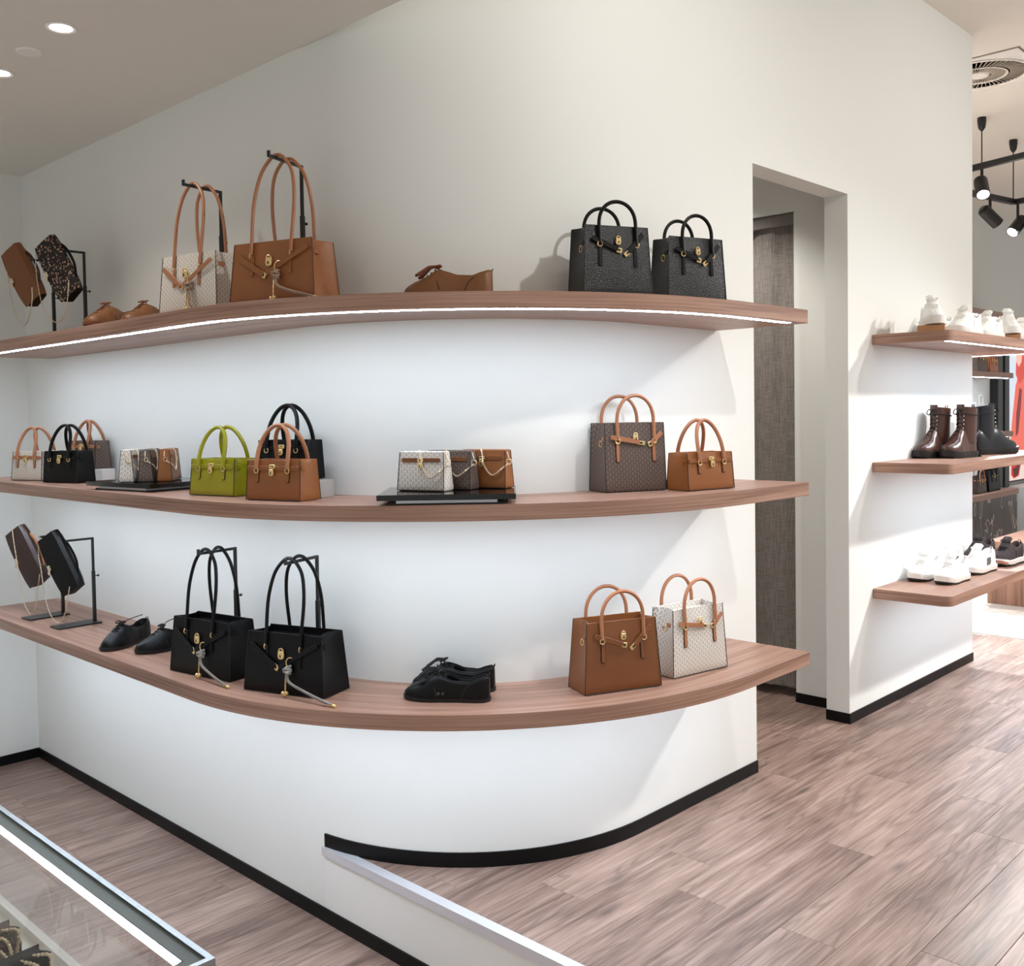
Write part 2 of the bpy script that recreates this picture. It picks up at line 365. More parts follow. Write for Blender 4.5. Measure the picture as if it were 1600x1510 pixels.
# floors: slab and planks
PW, PL = .158, 1.22
def floor(name, label, x0, x1, y0, y1, z, skip, seed):
    base = struct(name, MB().box(x0, x1, y0, y1, z-.06, z-.009), GAP, label, smooth=False)
    rnd = random.Random(seed); cache = {}
    rows = int((y1-y0)/PW)+1
    for r in range(rows):
        yt = y1-r*PW; yb = max(y0, yt-PW)
        if yt-yb < .02: continue
        x = x0 - rnd.random()*PL*.95
        while x < x1:
            a, b = max(x, x0), min(x+PL, x1); x += PL
            if b-a < .03 or skip(a, b, yb, yt): continue
            key = (round(b-a, 3), round(yt-yb, 3))
            if key not in cache:
                L, w = (b-a)/2-.0004, (yt-yb)/2-.0004; c = .0009
                m2 = MB().loft([[(-L,-w,-.009),(L,-w,-.009),(L,w,-.009),(-L,w,-.009)], [(-L,-w,-c),(L,-w,-c),(L,w,-c),(-L,w,-c)], [(-L+c,-w+c,0),(L-c,-w+c,0),(L-c,w-c,0),(-L+c,w-c,0)]])
                o = m2.build('plank', PLANK, base, smooth=False); cache[key] = o.data
            else:
                o = bpy.data.objects.new('plank', cache[key]); COL.objects.link(o); o.parent = base
            o.location = ((a+b)/2, (yb+yt)/2, z)
    return base
def skip_hi(a, b, yb, yt):
    ym = (yb+yt)/2
    if ym > .12:
        return (b < 1.35 and ym > .8) or (a > .5 and b < 1.35) or a > 2.35
    return False
floor('floor', 'raised oak plank floor in front of the curved wall and doorway', .03, 4.36, -3.3, 1.9, 0, skip_hi, 3)
floor('floor', 'lower oak plank floor beside the step', -3.4, .0, -2.2, Y0, HLOW, lambda *a: False, 11)
struct('floor', MB().box(4.36, 14, -6, 1.65, -.06, -.001), simple('pale_screed', srgb(214,206,200), .5), 'pale floor of the shop area beyond', smooth=False)
# baseboards
def strip(name, pts, z0, z1, t, mat, label):
    # thin board following a plan path; thickness t towards the room (right of travel direction)
    P = [Vector((x,y,0)) for x,y in pts]; out = []
    for i, p in enumerate(P):
        d = (P[min(i+1,len(P)-1)]-P[max(i-1,0)]).normalized(); out.append(p+Vector((d.y,-d.x,0))*t)
    rings = [[(p.x,p.y,z0),(q.x,q.y,z0),(q.x,q.y,z1),(p.x,p.y,z1)] for p, q in zip(P, out)]
    return struct(name, MB().loft(rings), mat, label, angle=30)
strip('baseboard_front', wall_path(off=.0, y_start=.672), 0, .044, .006, BLACKBOARD, 'black baseboard round the foot of the curved wall')
strip('baseboard_left', [(0, Y0-.006), (0, -5)], HLOW, HLOW+.044, .006, BLACKBOARD, 'black baseboard along the lower floor')
strip('baseboard_back', [(-5.5, Y0), (0, Y0)], HLOW, HLOW+.044, .006, BLACKBOARD, 'black baseboard on the side wall')
strip('baseboard_right', [(2.396, .33), (2.396, TD+.001)], 0, .044, .006, BLACKBOARD, 'black baseboard inside the doorway')
strip('baseboard_right', [(XD, TD), (XD, .0)], 0, .044, .006, BLACKBOARD, 'black baseboard on the door jamb')
strip('baseboard_right', [(XD-.006, 0), (XE, 0)], 0, .044, .006, BLACKBOARD, 'black baseboard under the wrap-round shelves')
mb = MB().box(-.008, .026, -5, .672, -.002, .003).box(-.008, .0, -5, .672, -.024, -.002)
struct('trim_1', mb, ALU, 'aluminium nosing along the edge of the raised floor', smooth=False)

# ------------------------------------------------------------------ shelves
def poly_slab(path_out, path_in, z0, z1):
    """shelf between an outer and an inner plan path with equal point counts; UV: u along length, v around the section"""
    n = len(path_out); r = .0015
    me = bpy.data.meshes.new('panel'); verts = []; faces = []; uvs = []
    L = [0]
    for i in range(1, n): L.append(L[-1]+(Vector(path_out[i])-Vector(path_out[i-1])).length)
    sec = []
    for (ox,oy),(ix,iy) in zip(path_out, path_in):
        o, i = Vector((ox,oy)), Vector((ix,iy)); d = (o-i).normalized(); o2 = o-d*r
        sec.append([(i.x,i.y,z0),(o2.x,o2.y,z0),(o.x,o.y,z0+r),(o.x,o.y,z1-r),(o2.x,o2.y,z1),(i.x,i.y,z1)])
    for s_ in sec: verts += s_
    dep = (Vector(path_out[0])-Vector(path_in[0])).length
    V = [0, dep, dep+.002, dep+.002+z1-z0, dep+.004+z1-z0, 2*dep+.004+z1-z0]
    for k in range(n-1):
        for j in range(5):
            faces.append((k*6+j, k*6+j+1, (k+1)*6+j+1, (k+1)*6+j)); uvs.append([(L[k],V[j]),(L[k],V[j+1]),(L[k+1],V[j+1]),(L[k+1],V[j])])
        faces.append((k*6+5, k*6, (k+1)*6, (k+1)*6+5)); uvs.append([(0,0)]*4)
    faces.append(tuple(range(6))); uvs.append([(verts[j][1]+verts[j][0], verts[j][2]) for j in range(6)])
    e = (n-1)*6
    faces.append(tuple(e+j for j in reversed(range(6)))); uvs.append([(verts[e+j][0]+verts[e+j][1], verts[e+j][2]) for j in reversed(range(6))])
    me.from_pydata(verts, [], faces); uvl = me.uv_layers.new(name='UVMap'); k = 0
    for f in uvs:
        for q in f: uvl.data[k].uv = q; k += 1
    me.materials.append(SHELFWOOD)
    bm = bmesh.new(); bm.from_mesh(me); bmesh.ops.recalc_face_normals(bm, faces=bm.faces); bm.to_mesh(me); bm.free()
    me.polygons.foreach_set('use_smooth', [True]*len(me.polygons)); me.set_sharp_from_angle(angle=radians(30))
    return me
def mesh_part(name, me, parent):
    o = bpy.data.objects.new(name, me); COL.objects.link(o); o.parent = parent; return o
SY, SX, SD, RS = 2.69, 1.225, .347, 1.19
def shelf_paths(d_out, inset_end=0.0):
    """plan line at distance from the wall; rounded corner"""
    c = RS-SD; r = RS-(SD-d_out)
    N1, N2, N3 = 14, 40, 6
    pts = [(-d_out, lerp(SY-inset_end, c, i/N1)) for i in range(N1)]
    pts += [(c+r*cos(pi+pi/2*i/N2), c+r*sin(pi+pi/2*i/N2)) for i in range(N2)]
    pts += [(lerp(c, SX-inset_end, i/N3), -d_out) for i in range(N3+1)]
    return pts
def wall_match(n_like):
    N1, N2, N3 = 14, 40, 6; c = RS-SD
    pts = [(0, lerp(SY, RF, i/N1)) for i in range(N1)]
    pts += [(RF+RF*cos(pi+pi/2*i/N2), RF+RF*sin(pi+pi/2*i/N2)) for i in range(N2)]
    pts += [(lerp(RF, SX, i/N3), 0) for i in range(N3+1)]
    return pts
ZB, ZM, ZT = .552, 1.113, 1.676; TH = .044
def led_run(p_out, p_in, z, parent):
    # flush aluminium channel with a diffuser that shines straight down
    rings = [[(a[0],a[1],z-.0004),(b[0],b[1],z-.0004),(b[0],b[1],z-.0010),(a[0],a[1],z-.0010)] for a, b in zip(p_out, p_in)]
    MB().loft(rings).build('led_strip', LED, parent)
for z, nm in ((ZT,'topmost'), (ZM,'middle'), (ZB,'lowest')):
    t = thing('wall_shelf', {'topmost':'topmost long curved walnut shelf with handbags under the ceiling','middle':'middle long curved walnut shelf carrying small satchels and black trays','lowest':'lowest long curved walnut shelf with black totes and shoes'}[nm], 'shelf', (0,0,0), group='curved shelves on the display wall')
    mesh_part('panel', poly_slab(shelf_paths(SD), wall_match(0), z-TH, z), t)
    led_run(shelf_paths(SD-.022, .07), shelf_paths(SD-.042, .07), z-TH, t)
# right wrap-round shelves
def wrap_path(d, x0):
    r = .05*(d/.335); R2 = .05
    pts = [(x0, 0), (x0, -d+R2)]
    return pts
def wrap_shelf(z, label):
    t = thing('wall_shelf', label, 'shelf', group='wrap-round shelves on the white wall block')
    x0, d, rr = 2.477, .337, .045; xo = XE+d
    o = [(x0,-.002),(x0,-d*.5)]+[(x0+rr+rr*cos(pi+pi/2*i/6), -d+rr+rr*sin(pi+pi/2*i/6)) for i in range(7)]
    o += [(lerp(x0+rr, xo-rr, i/8), -d) for i in range(1,9)]
    o += [(xo-rr+rr*cos(1.5*pi+pi/2*i/6), -d+rr+rr*sin(1.5*pi+pi/2*i/6)) for i in range(1,7)]
    o += [(xo, lerp(-d+rr, 1.5, i/5)) for i in range(1,6)]
    m = len(o); inn = []
    for x,y in o:
        if x < x0+rr+.001: inn.append((x0+.06, -.001) if y < -.01 else (x0+.01,-.0005))
        elif y <= -d+rr+.001 and x < XE: inn.append((max(x,x0+.06), -.0005))
        elif y < 0: inn.append((XE+.0005, -.0005))
        else: inn.append((XE+.0005, y))
    mesh_part('panel', poly_slab(o, inn, z-TH, z), t)
    e0 = .022; e1 = e0+.020
    q0 = [(x0+.05, -d+e0),(xo-e0,-d+e0),(xo-e0,1.4)]; q1 = [(x0+.05,-d+e1),(xo-e1,-d+e1),(xo-e1,1.4)]
    led_run(q0, q1, z-TH, t)
wrap_shelf(ZT, 'upper walnut shelf on white wall block with white sneakers'); wrap_shelf(ZM, 'walnut shelf on white wall block carrying lace-up boots'); wrap_shelf(ZB, 'lower walnut shelf on white wall block with sneaker pairs')
# ------------------------------------------------------------------ lamps
def spot_light(name, loc, target, watts, col, angle, blend, size, parent=None):
    l = bpy.data.lights.new(name, 'SPOT'); l.energy = watts; l.color = col; l.spot_size = radians(angle); l.spot_blend = blend; l.shadow_soft_size = size
    o = bpy.data.objects.new(name, l); COL.objects.link(o)
    o.location = loc; o.rotation_euler = (Vector(target)-Vector(loc)).to_track_quat('-Z','Y').to_euler()
    return o
def downlight(x, y, z, label, watts):
    t = thing('downlight', label, 'light', (x, y, z), group='recessed lights in the low ceiling')
    MB().lathe([(.030,-.001),(.043,-.001),(.043,-.004),(.040,-.006),(.032,-.004),(.030,.0)], 24).build('trim_ring', GREYRIM, t)
    MB().lathe([(.0001,-.0035),(.027,-.0035),(.029,-.001),(.0001,-.001)], 20).build('lamp_disc', HOLE, t)
    l = spot_light('lamp', (0,0,-.012), (0,0,-1), watts, (1,.95,.88), 110, .6, .03); l.parent = t
    return t
downlight(-.589, 1.039, ZLOW, 'round recessed ceiling downlight nearer the step than the blank plate', DOWN_W)
downlight(-.579, 1.555, ZLOW, 'round recessed ceiling downlight near the side wall beyond the blank plate', DOWN_W)
downlight(-1.9, .2, ZLOW, 'unseen ceiling downlight added over the middle of the glass display case', DOWN_W)  # out of view, added for general light over the lower floor
downlight(-1.9, -1.2, ZLOW, 'unseen ceiling downlight added just clear of the glass display case', DOWN_W)  # second unseen downlight, put in for ambient light in the low area
downlight(1.95, .75, 2.66, 'unseen ceiling downlight added to brighten the corridor behind the doorway', 55)['group'] = 'added corridor light'  # added lamp, out of sight, to brighten the curtain and corridor
t = thing('ceiling_plate', 'blank round cover plate in the low ceiling between two downlights', 'plate', (-.582, 1.299, ZLOW))
MB().lathe([(.0001,-.006),(.036,-.006),(.038,-.004),(.038,-.0005),(.0001,-.0005)], 28).build('cover_disc', GREYRIM, t)
t.children[0]['label'] = 'flat round cover'
def spot_head(parent, c, d, lit=True, r=.035, L=.13):
    c = Vector(c); d = Vector(d).normalized()
    h = MB().lathe([(r*.55,-L*.55),(r*.95,-L*.45),(r,-L*.3),(r,L*.5),(r*.86,L*.5),(r*.8,L*.42)], 16, c, d).build('spot_head', BLKMETAL, parent)
    if lit: MB().lathe([(.0001,L*.43),(r*.78,L*.43),(r*.78,L*.46),(.0001,L*.46)], 16, c, d).build('lens', emis('spot_lens', (1,.97,.92,1), 30), h)
    return h
def track_spot(label, loc, target, watts, angle, col, size=.03, group=None):
    t = thing('track_spotlight', label, 'spotlight', loc, group=group)
    d = (Vector(target)-Vector(loc)).normalized()
    h = spot_head(t, (0,0,0), d)
    MB().tube([(0,0,.02),(0,0,.12)], .012, 8).box(-.05,.05,-.016,.016,.11,.135).build('adapter', BLKMETAL, t)
    l = spot_light('lamp', d*.075, d*2, watts, col, angle, 1.0, size); l.parent = t
# ceiling track in front of the wall with the spots that light it
ctr = thing('ceiling_track', 'black lighting track on the high ceiling facing the curved wall', 'track', (0,0,0))
MB().box(.6, 5.2, -2.52, -2.48, ZHIGH-.035, ZHIGH).build('rail', BLKMETAL, ctr)
WARM = (1, .985, .945)
track_spot('black track spotlight aimed at the curved wall', (.62,-2.1,3.12), (.35,.3,1.5), SPOT_A, 120, WARM, .03, 'spotlights on the ceiling track')
track_spot('black track spotlight aimed at the doorway wall', (2.3,-2.5,3.10), (1.9,0,1.4), SPOT_B, 120, WARM, .04, 'spotlights on the ceiling track')
track_spot('black track spotlight aimed at the sneaker shelves', (3.5,-2.5,3.10), (2.9,0,1.2), SPOT_C, 120, WARM, .03, 'spotlights on the ceiling track')
track_spot('unseen black track spotlight added to brighten the raised floor', (4.4,-2.5,3.10), (2.3,-1.0,0), 400.0, 84, (1,.98,.96), .10, 'spotlights on the ceiling track')  # unseen spot added to brighten the raised floor
# ------------------------------------------------------------------ curtain in the doorway
t = thing('curtain', 'grey linen curtain hanging in the opening beyond the doorway', 'curtain', (2.44, .35, 0))
cu = MB(); rings = []
for k in range(41):
    y = lerp(-.005, .88, k/40); rings.append((y, .012*sin(k*.72)+.006*sin(k*1.9+1)))
for zi in range(13):
    z = lerp(.05, 2.20, zi/12); s = lerp(1.5, .7, zi/12)
    sway = .02*max(0, 1-z/1.2)
    cu.add([], [])
    rings_z = [(x*s+.0, y+sway, z) for y, x in rings]
    rings_b = [(x*s+.003, y+sway, z) for y, x in rings]
    if zi == 0: allr = []
    allr.append(rings_z+list(reversed(rings_b)))
cu.loft(allr); cu.build('cloth', CURTAIN, t, angle=60)
MB().box(-.03, .03, -.02, .9, 2.20, 2.25).build('curtain_rail', simple('grey_rail', srgb(128,122,117), .5), t)

# ------------------------------------------------------------------ glass display case
cx0, cx1, cy0, cy1, cz = -2.35, -1.148, -.722, 2.2, .632
t = thing('display_case', 'low glass display case with brushed metal frame on the lower floor', 'display case', ((cx0+cx1)/2, (cy0+cy1)/2, HLOW))
ox, oy, oz = -(cx0+cx1)/2, -(cy0+cy1)/2, -HLOW
def cbox(mb, x0,x1,y0,y1,z0,z1): return mb.box(x0+ox,x1+ox,y0+oy,y1+oy,z0+oz,z1+oz)
fwid = .030
GEDGE = simple('green_glass_edge', srgb(96,106,102), .4, 0)
for a, e in (((cx1-.009,cx1,cy0,cy1),(cx1-fwid,cx1-.009,cy0+.009,cy1-.009)),((cx0,cx0+.009,cy0,cy1),(cx0+.009,cx0+fwid,cy0+.009,cy1-.009)),((cx0+.009,cx1-.009,cy0,cy0+.009),(cx0+fwid,cx1-fwid,cy0+.009,cy0+fwid)),((cx0+.009,cx1-.009,cy1-.009,cy1),(cx0+fwid,cx1-fwid,cy1-fwid,cy1-.009))):
    o = cbox(MB(), *a, cz-.022, cz).build('frame_rail', STEEL, t, smooth=False)
    cbox(MB(), *e, cz-.016, cz-.004).build('glass_edge', GEDGE, o, smooth=False)
fwid = .014
for x, y in ((cx1-fwid,cy0),(cx1-fwid,cy1-fwid),(cx0,cy0),(cx0,cy1-fwid)):
    cbox(MB(), x, x+fwid, y, y+fwid, .46, cz-.022).build('post', STEEL, t, smooth=False)
fwid = .030
cbox(MB(), cx0+fwid, cx1-fwid, cy0+fwid, cy1-fwid, cz-.009, cz-.003).build('glass_top', GLASS, t, smooth=False)
for a in ((cx1-.012,cx1-.006,cy0+fwid,cy1-fwid),(cx0+.006,cx0+.012,cy0+fwid,cy1-fwid),(cx0+fwid,cx1-fwid,cy0+.006,cy0+.012),(cx0+fwid,cx1-fwid,cy1-.012,cy1-.006)):
    cbox(MB(), *a, .455, cz-.022).build('glass_side', GLASS, t, smooth=False)
cbox(MB(), cx0, cx1-.004, cy0, cy1, HLOW, .44).build('cabinet_body', WHITEPLAS, t, smooth=False)
cbox(MB(), cx0+.03, cx1-.018, cy0+.03, cy1-.03, .44, .448).build('tray_floor', WHITEPLAS, t, smooth=False)
for a in ((cx1-.018,cx1-.004,cy0,cy1),(cx0,cx0+.03,cy0,cy1),(cx0+.03,cx1-.03,cy0,cy0+.03),(cx0+.03,cx1-.03,cy1-.03,cy1)):
    cbox(MB(), *a, .44, .462).build('tray_lip', WHITEPLAS, t, smooth=False)

# ------------------------------------------------------------------ bag building blocks
def bag_body(W, D, H, Wt, Dt, pinch, bulge=.004, open_top=True):
    mb = MB(); nf, ng = 8, 7
    def ring(z, ins=0.0):
        k = max(0, min(1, z/H)); w = lerp(W, Wt, k)-2*ins; d = lerp(D, Dt, k)-2*ins; p = pinch*k**1.3; b = bulge*sin(pi*min(1, k*1.05))
        pts = []
        for i in range(nf): x = lerp(-w/2, w/2, i/nf); pts.append((x, -d/2-b*(1-(2*x/w)**2), z))
        for i in range(ng): y = lerp(-d/2, d/2, i/ng); pts.append((w/2-p*(1-(2*y/d)**2), y, z))
        for i in range(nf): x = lerp(w/2, -w/2, i/nf); pts.append((x, d/2+b*(1-(2*x/w)**2), z))
        for i in range(ng): y = lerp(d/2, -d/2, i/ng); pts.append((-w/2+p*(1-(2*y/d)**2), y, z))
        return pts
    rg = [ring(0, .006), ring(.002, .002)]+[ring(lerp(.007, H, i/9)) for i in range(10)]
    if open_top: rg += [[(x,y,H+.0012) for x,y,z in ring(H, .0012)], [(x,y,H) for x,y,z in ring(H, .003)], [(x,y,H-.018) for x,y,z in ring(H-.018, .0042)]]
    else: rg += [[(x,y,H+.002) for x,y,z in ring(H, .003)], [(x,y,H+.003) for x,y,z in ring(H, .012)]]
    mb.loft(rg); return mb
class Bag:
    def __init__(s, name, label, loc, rz, W, D, H, mat, Wt=None, Dt=None, pinch=.02, bulge=.004, group=None, open_top=True, edge=EDGE, cat='handbag'):
        s.W, s.D, s.H = W, D, H; s.Wt = Wt or W*.92; s.Dt = Dt or D*.80
        s.t = thing(name, label, cat, loc, rz, group)
        s.bulge = bulge
        s.body = bag_body(W, D, H, s.Wt, s.Dt, pinch, bulge, open_top).build('body', mat, s.t, angle=32)
        for sgn in (-1, 1):
            pts = []
            for i in range(9): pts.append(s.pt(-1, lerp(1, 0, i/8), sgn, e=.0004))
            for i in range(1, 8): pts.append(s.pt(lerp(-1, 1, i/8), 0.0, sgn, e=.0004))
            for i in range(9): pts.append(s.pt(1, lerp(0, 1, i/8), sgn, e=.0004))
            pts = [(x,y,max(z,.0025)) for x,y,z in pts]
            MB().tube(pts, .0012, 5).build('piping', edge, s.t)
    def wd(s, k): return lerp(s.W, s.Wt, k), lerp(s.D, s.Dt, k)
    def pt(s, u, k, sgn=-1, e=0.0):
        """point on the front (-1) or back (1) face; u in -1..1 across, k in 0..1 up"""
        w, d = s.wd(k); b = s.bulge*sin(pi*min(1, k*1.05))*(1-u*u)
        return (u*w/2, sgn*(d/2+b+e), k*s.H)
    def strap(s, name, u0, k0, u1, k1, width, mat, th=.0026, e=.0012, sgn=-1, parent=None):
        a, b = Vector(s.pt(u0,k0,sgn,e+th/2)), Vector(s.pt(u1,k1,sgn,e+th/2)); m = (a+b)/2; m.y = min(a.y,b.y) if sgn < 0 else max(a.y,b.y)
        ax = (b-a)/2; n = Vector((0,sgn,0)); n = (n-ax.normalized()*n.dot(ax.normalized())).normalized(); w = ax.cross(n).normalized()
        return MB().rprism((a+b)/2+n*.0004, ax.length*2, width, width*.3, th, ax.normalized(), w, n, 2).build(name, mat, parent or s.t)
    def handle(s, hw, hh, r, mat, sgn=-1, k0=.80, lean=0.0, tilt=0.0, ring=True, power=1.0):
        x0, y0, z0 = s.pt(hw/(s.W/2), k0, sgn, r+.001); yt = s.pt(0, 1, sgn, r+.001)[1]
        pts = [(-hw, y0, z0), (-hw*1.0, (y0+yt)/2, (z0+s.H)/2), (-hw, yt, s.H)]
        n = 18
        for i in range(1, n):
            a = pi*i/n
            pts.append((-hw*cos(a)+tilt*sin(a), yt+lean*sin(a), s.H+hh*sin(a)**.85))
        pts += [(hw, yt, s.H), (hw, (y0+yt)/2, (z0+s.H)/2), (hw, y0, z0)]
        o = MB().tube(bez(pts, len(pts)*2), r, 8).build('handle', mat, s.t)
        if ring:
            for sx in (-1, 1):
                MB().torus((sx*hw, y0+sgn*.001, z0-.004), .0075, .0016, (0,1,0)).build('ring', GOLD, o)
        return o
    def padlock(s, u, k, sc=1.0, sgn=-1):
        c = Vector(s.pt(u, k, sgn, .0065))
        o = MB().rprism(c, .017*sc, .020*sc, .0065*sc, .006*sc).build('padlock', GOLD, s.t)
        MB().torus(c+Vector((0,0,.009*sc)), .0062*sc, .0017*sc, (0,-1,0), 0, pi).tube([c+Vector((.0062*sc,0,.009*sc)), c+Vector((.0062*sc,0,.004*sc))], .0017*sc, 6).tube([c+Vector((-.0062*sc,0,.009*sc)), c+Vector((-.0062*sc,0,.004*sc))], .0017*sc, 6).build('shackle', GOLD, o)
        MB().rprism(c+Vector((0,-.0034*sc,-.002*sc)), .0035*sc, .007*sc, .0015*sc, .0012).build('keyhole', EDGE, o)
        return o
    def plate(s, u, k, w=.022, h=.013, ang=0, sgn=-1):
        c = Vector(s.pt(u, k, sgn, .0052)); a = radians(ang); ax = Vector((cos(a),0,sin(a))); ay = Vector((-sin(a),0,cos(a)))
        o = MB().rprism(c, w, h, .002, .003, ax, ay, (0,-1,0), 2).build('lock_plate', GOLD, s.t)
        MB().rprism(c+Vector((0,-.0018,0)), w*.4, h*.42, .001, .0012, ax, ay, (0,-1,0), 2).build('slot', EDGE, o)
def satchel(label, FL, rz, W, D, H, z, mat, trim, handle=None, hh=.085, hw=.07, hr=.0055, style='open', edge=EDGE, group=None, tabs=True, dring=True, Wt=None, Dt=None, lean=.0, pinch=.018, lock=1.0, ang=(-18, 32), name='satchel', ring=True, kb=.80, tabmat=None):
    a = radians(rz); ex, ey = Vector((cos(a), sin(a))), Vector((-sin(a), cos(a)))
    c = Vector(FL)+ex*W/2+ey*D/2
    b = Bag(name, label, (c.x, c.y, z), rz, W, D, H, mat, Wt, Dt, pinch, group=group, edge=edge)
    handle = handle or trim
    b.handle(hw, hh, hr, handle, -1, kb-.04, lean=lean, ring=ring); b.handle(hw, hh, hr, handle, 1, kb-.04, lean=-lean, ring=False)
    uh = hw/(W/2)
    tabmat = tabmat or trim
    if tabs:
        for u in (-uh, uh):
            o = b.strap('strap_tab', u, kb-.06, u, kb-.36, .0125*max(.8, W/.25), tabmat)
            b.strap('tab_edge', u, kb-.05, u, kb-.36-.0018/H, .0125*max(.8, W/.25)+.0036, edge, th=.0012, e=.0004, parent=o)
    if style == 'open':
        b.strap('belt_strap', -.80, kb+.02, -.02, kb-.13, .014, trim, e=.006); b.strap('belt_strap', .80, kb+.10, .30, kb-.16, .014, trim, e=.006)
        b.plate(.02, kb-.14, .018, .015, -12); b.plate(.28, kb-.17, .026, .013, 40)
        b.padlock(.0, kb-.02, lock)
    elif style == 'half':
        b.strap('belt_strap', -.85, kb, .10, kb-.08, .014, trim, e=.006); b.strap('belt_strap', .88, kb+.06, .5, kb-.10, .014, trim, e=.006)
        b.plate(.15, kb-.09, .028, .012, -8); b.plate(.47, kb-.11, .014, .016, 20)
        b.padlock(-.02, kb-.02, lock)
    else:
        b.strap('belt_strap', -.97, kb-.02, .97, kb-.02, .013, trim, e=.002)
        b.plate(0, kb+.02, .022, .012); b.padlock(0, kb-.12, lock)
    # gusset fittings
    for sx in (-1, 1):
        w, d = b.wd(kb); p = pinch*kb**1.3
        xx = sx*(w/2-p*.62)
        MB().rprism((xx+sx*.0012, -d*.22, (kb-.03)*H), .016, .012, .002, .004, (0,1,0), (0,0,1), (sx,0,0), 2).build('side_tab', trim, b.t)
        if dring and sx < 0:
            xx = sx*(w/2-p)
            MB().torus((xx+sx*.004, 0, (kb-.10)*H), .009, .0016, (sx,0,0.0), 0, 2*pi).build('d_ring', GOLD, b.t)
    return b
G_SAT = 'structured satchels on the curved shelves'
G_MINI = 'mini bags on the black trays'
def chain(mb, pts, r=.0018, n=60):
    P = bez(pts, n); mb.tube(P, [r*(1.25 if i % 2 else .7) for i in range(len(P))], 6); return mb
def mini(label, FR, rz, z, mat, trim, side=1, from_fl=False, W=.15, D=.056, H=.108):
    a = radians(rz); ex, ey = Vector((cos(a), sin(a))), Vector((-sin(a), cos(a)))
    c = Vector(FR)+(ex if from_fl else -ex)*W/2+ey*D/2
    b = Bag('mini_bag', label, (c.x, c.y, z), rz, W, D, H, mat, W*.94, D*.62, .006, .002, group=G_MINI, open_top=False)
    b.strap('belt_strap', -.86, .80, .86, .80, .012, trim, e=.001)
    b.padlock(.0, .66, .8); b.plate(0, .80, .018, .010)
    sx = side
    w, d = b.wd(.8); o = MB().torus((sx*(w/2+.004), -.004, .70*H), .0075, .0017, (.6*sx,-1,0)).build('chain_ring', PALEGOLD, b.t)
    w1 = b.wd(.9)[0]/2
    ch_ = MB()
    chain(ch_, [(-sx*w1*.2, -.004, H+.004), (0, -D*.42, H*.94), (sx*.01, -D*.53, H*.60), (sx*w1*.5, -D*.57, H*.36), (sx*w1*.9, -D*.50, H*.52), (sx*(w/2+.004), -.006, .66*H)], .0024, 70)
    ch_.build('chain_strap', PALEGOLD, b.t)
    # zip pull on the gusset
    MB().tube([(sx*(w/2-.004), 0, H*.96), (sx*(w/2+.002), 0, H*.80)], .0022, 6).build('zip_pull', PALEGOLD, b.t)
    return b

# ------------------------------------------------------------------ satchels
satchel('cognac brown leather satchel with unfastened belt, beside the cream one on the lowest shelf', (.337,-.124), -23, .25, .105, .203, ZB, BROWN, BROWN, TANH, .085, .068, style='open', group=G_SAT, Wt=.224, edge=EDGE)
satchel('cream monogram satchel with tan handles, behind the cognac satchel on the lowest shelf', (.648,-.208), -10, .235, .105, .203, ZB, CREAMMONO, TANH, TANH, .085, .066, style='half', group=G_SAT, Wt=.215, edge=EDGE)
satchel('large dark brown monogram satchel with tan handles on the middle shelf', (.505,-.075), -24, .205, .11, .206, ZM, BROWNMONO, TANH, TANH, .082, .062, style='half', group=G_SAT, Wt=.20, edge=EDGE)
satchel('small tan leather satchel beside the large dark monogram one on the middle shelf', (.680,-.247), -11, .195, .095, .113, ZM, TAN, TAN, TANH, .098, .052, style='closed', group=G_SAT, Wt=.19, edge=EDGE, dring=False, kb=.82, hr=.0058, lean=.03)
satchel('large black pebbled leather satchel on the topmost shelf beside the tan lace-up shoe', (.366,-.116), -25, .218, .11, .205, ZT, BLACKPEB, BLACK, BLACK, .068, .058, style='open', group=G_SAT, Wt=.20, edge=BLKMETAL)
satchel('smaller black pebbled leather satchel at the doorway end of the topmost shelf', (.690,-.176), -19, .218, .10, .203, ZT, BLACKPEB, BLACK, BLACK, .066, .055, style='open', group=G_SAT, Wt=.20, edge=BLKMETAL)
satchel('lime green leather satchel on the middle shelf', (-.262,.972), -78, .195, .105, .114, ZM, LIME, LIME, LIME, .098, .055, style='closed', group=G_SAT, Wt=.19, dring=False, kb=.82, hr=.0062, lean=.03)
satchel('small tan satchel in front of the raised black one on the middle shelf', (-.258,.650), -74, .20, .092, .117, ZM, TAN, TAN, TANH, .10, .057, style='closed', group=G_SAT, Wt=.194, dring=False, kb=.82, hr=.0062, lean=.03)
satchel('black leather satchel raised on a grey block behind the small tan one', (-.156,.752), -74, .195, .080, .118, ZM+.052, BLACK, BLACK, BLACK, .105, .057, style='closed', group=G_SAT, Wt=.19, dring=False, kb=.82, hr=.0062, lean=.03, edge=BLKMETAL)
satchel('small cream monogram satchel with tan handles near the side wall on the middle shelf', (-.298,2.365), -72, .175, .10, .118, ZM, CREAMMONO, TANH, TANH, .095, .050, style='closed', group=G_SAT, Wt=.17, dring=False, kb=.82, hr=.0062, lean=.03)
satchel('small black leather satchel beside the small cream one on the middle shelf', (-.280,2.085), -72, .185, .088, .122, ZM, BLACK, BLACK, BLACK, .10, .052, style='closed', group=G_SAT, Wt=.18, dring=False, kb=.82, hr=.0062, lean=.03, edge=BLKMETAL)
satchel('small dark monogram satchel raised on a white block behind the small black one', (-.125,2.215), -80, .175, .074, .112, ZM+.045, BROWNMONO, TANH, TANH, .08, .045, style='closed', group=G_SAT, Wt=.17, dring=False, kb=.82, hr=.0062, lean=.03)
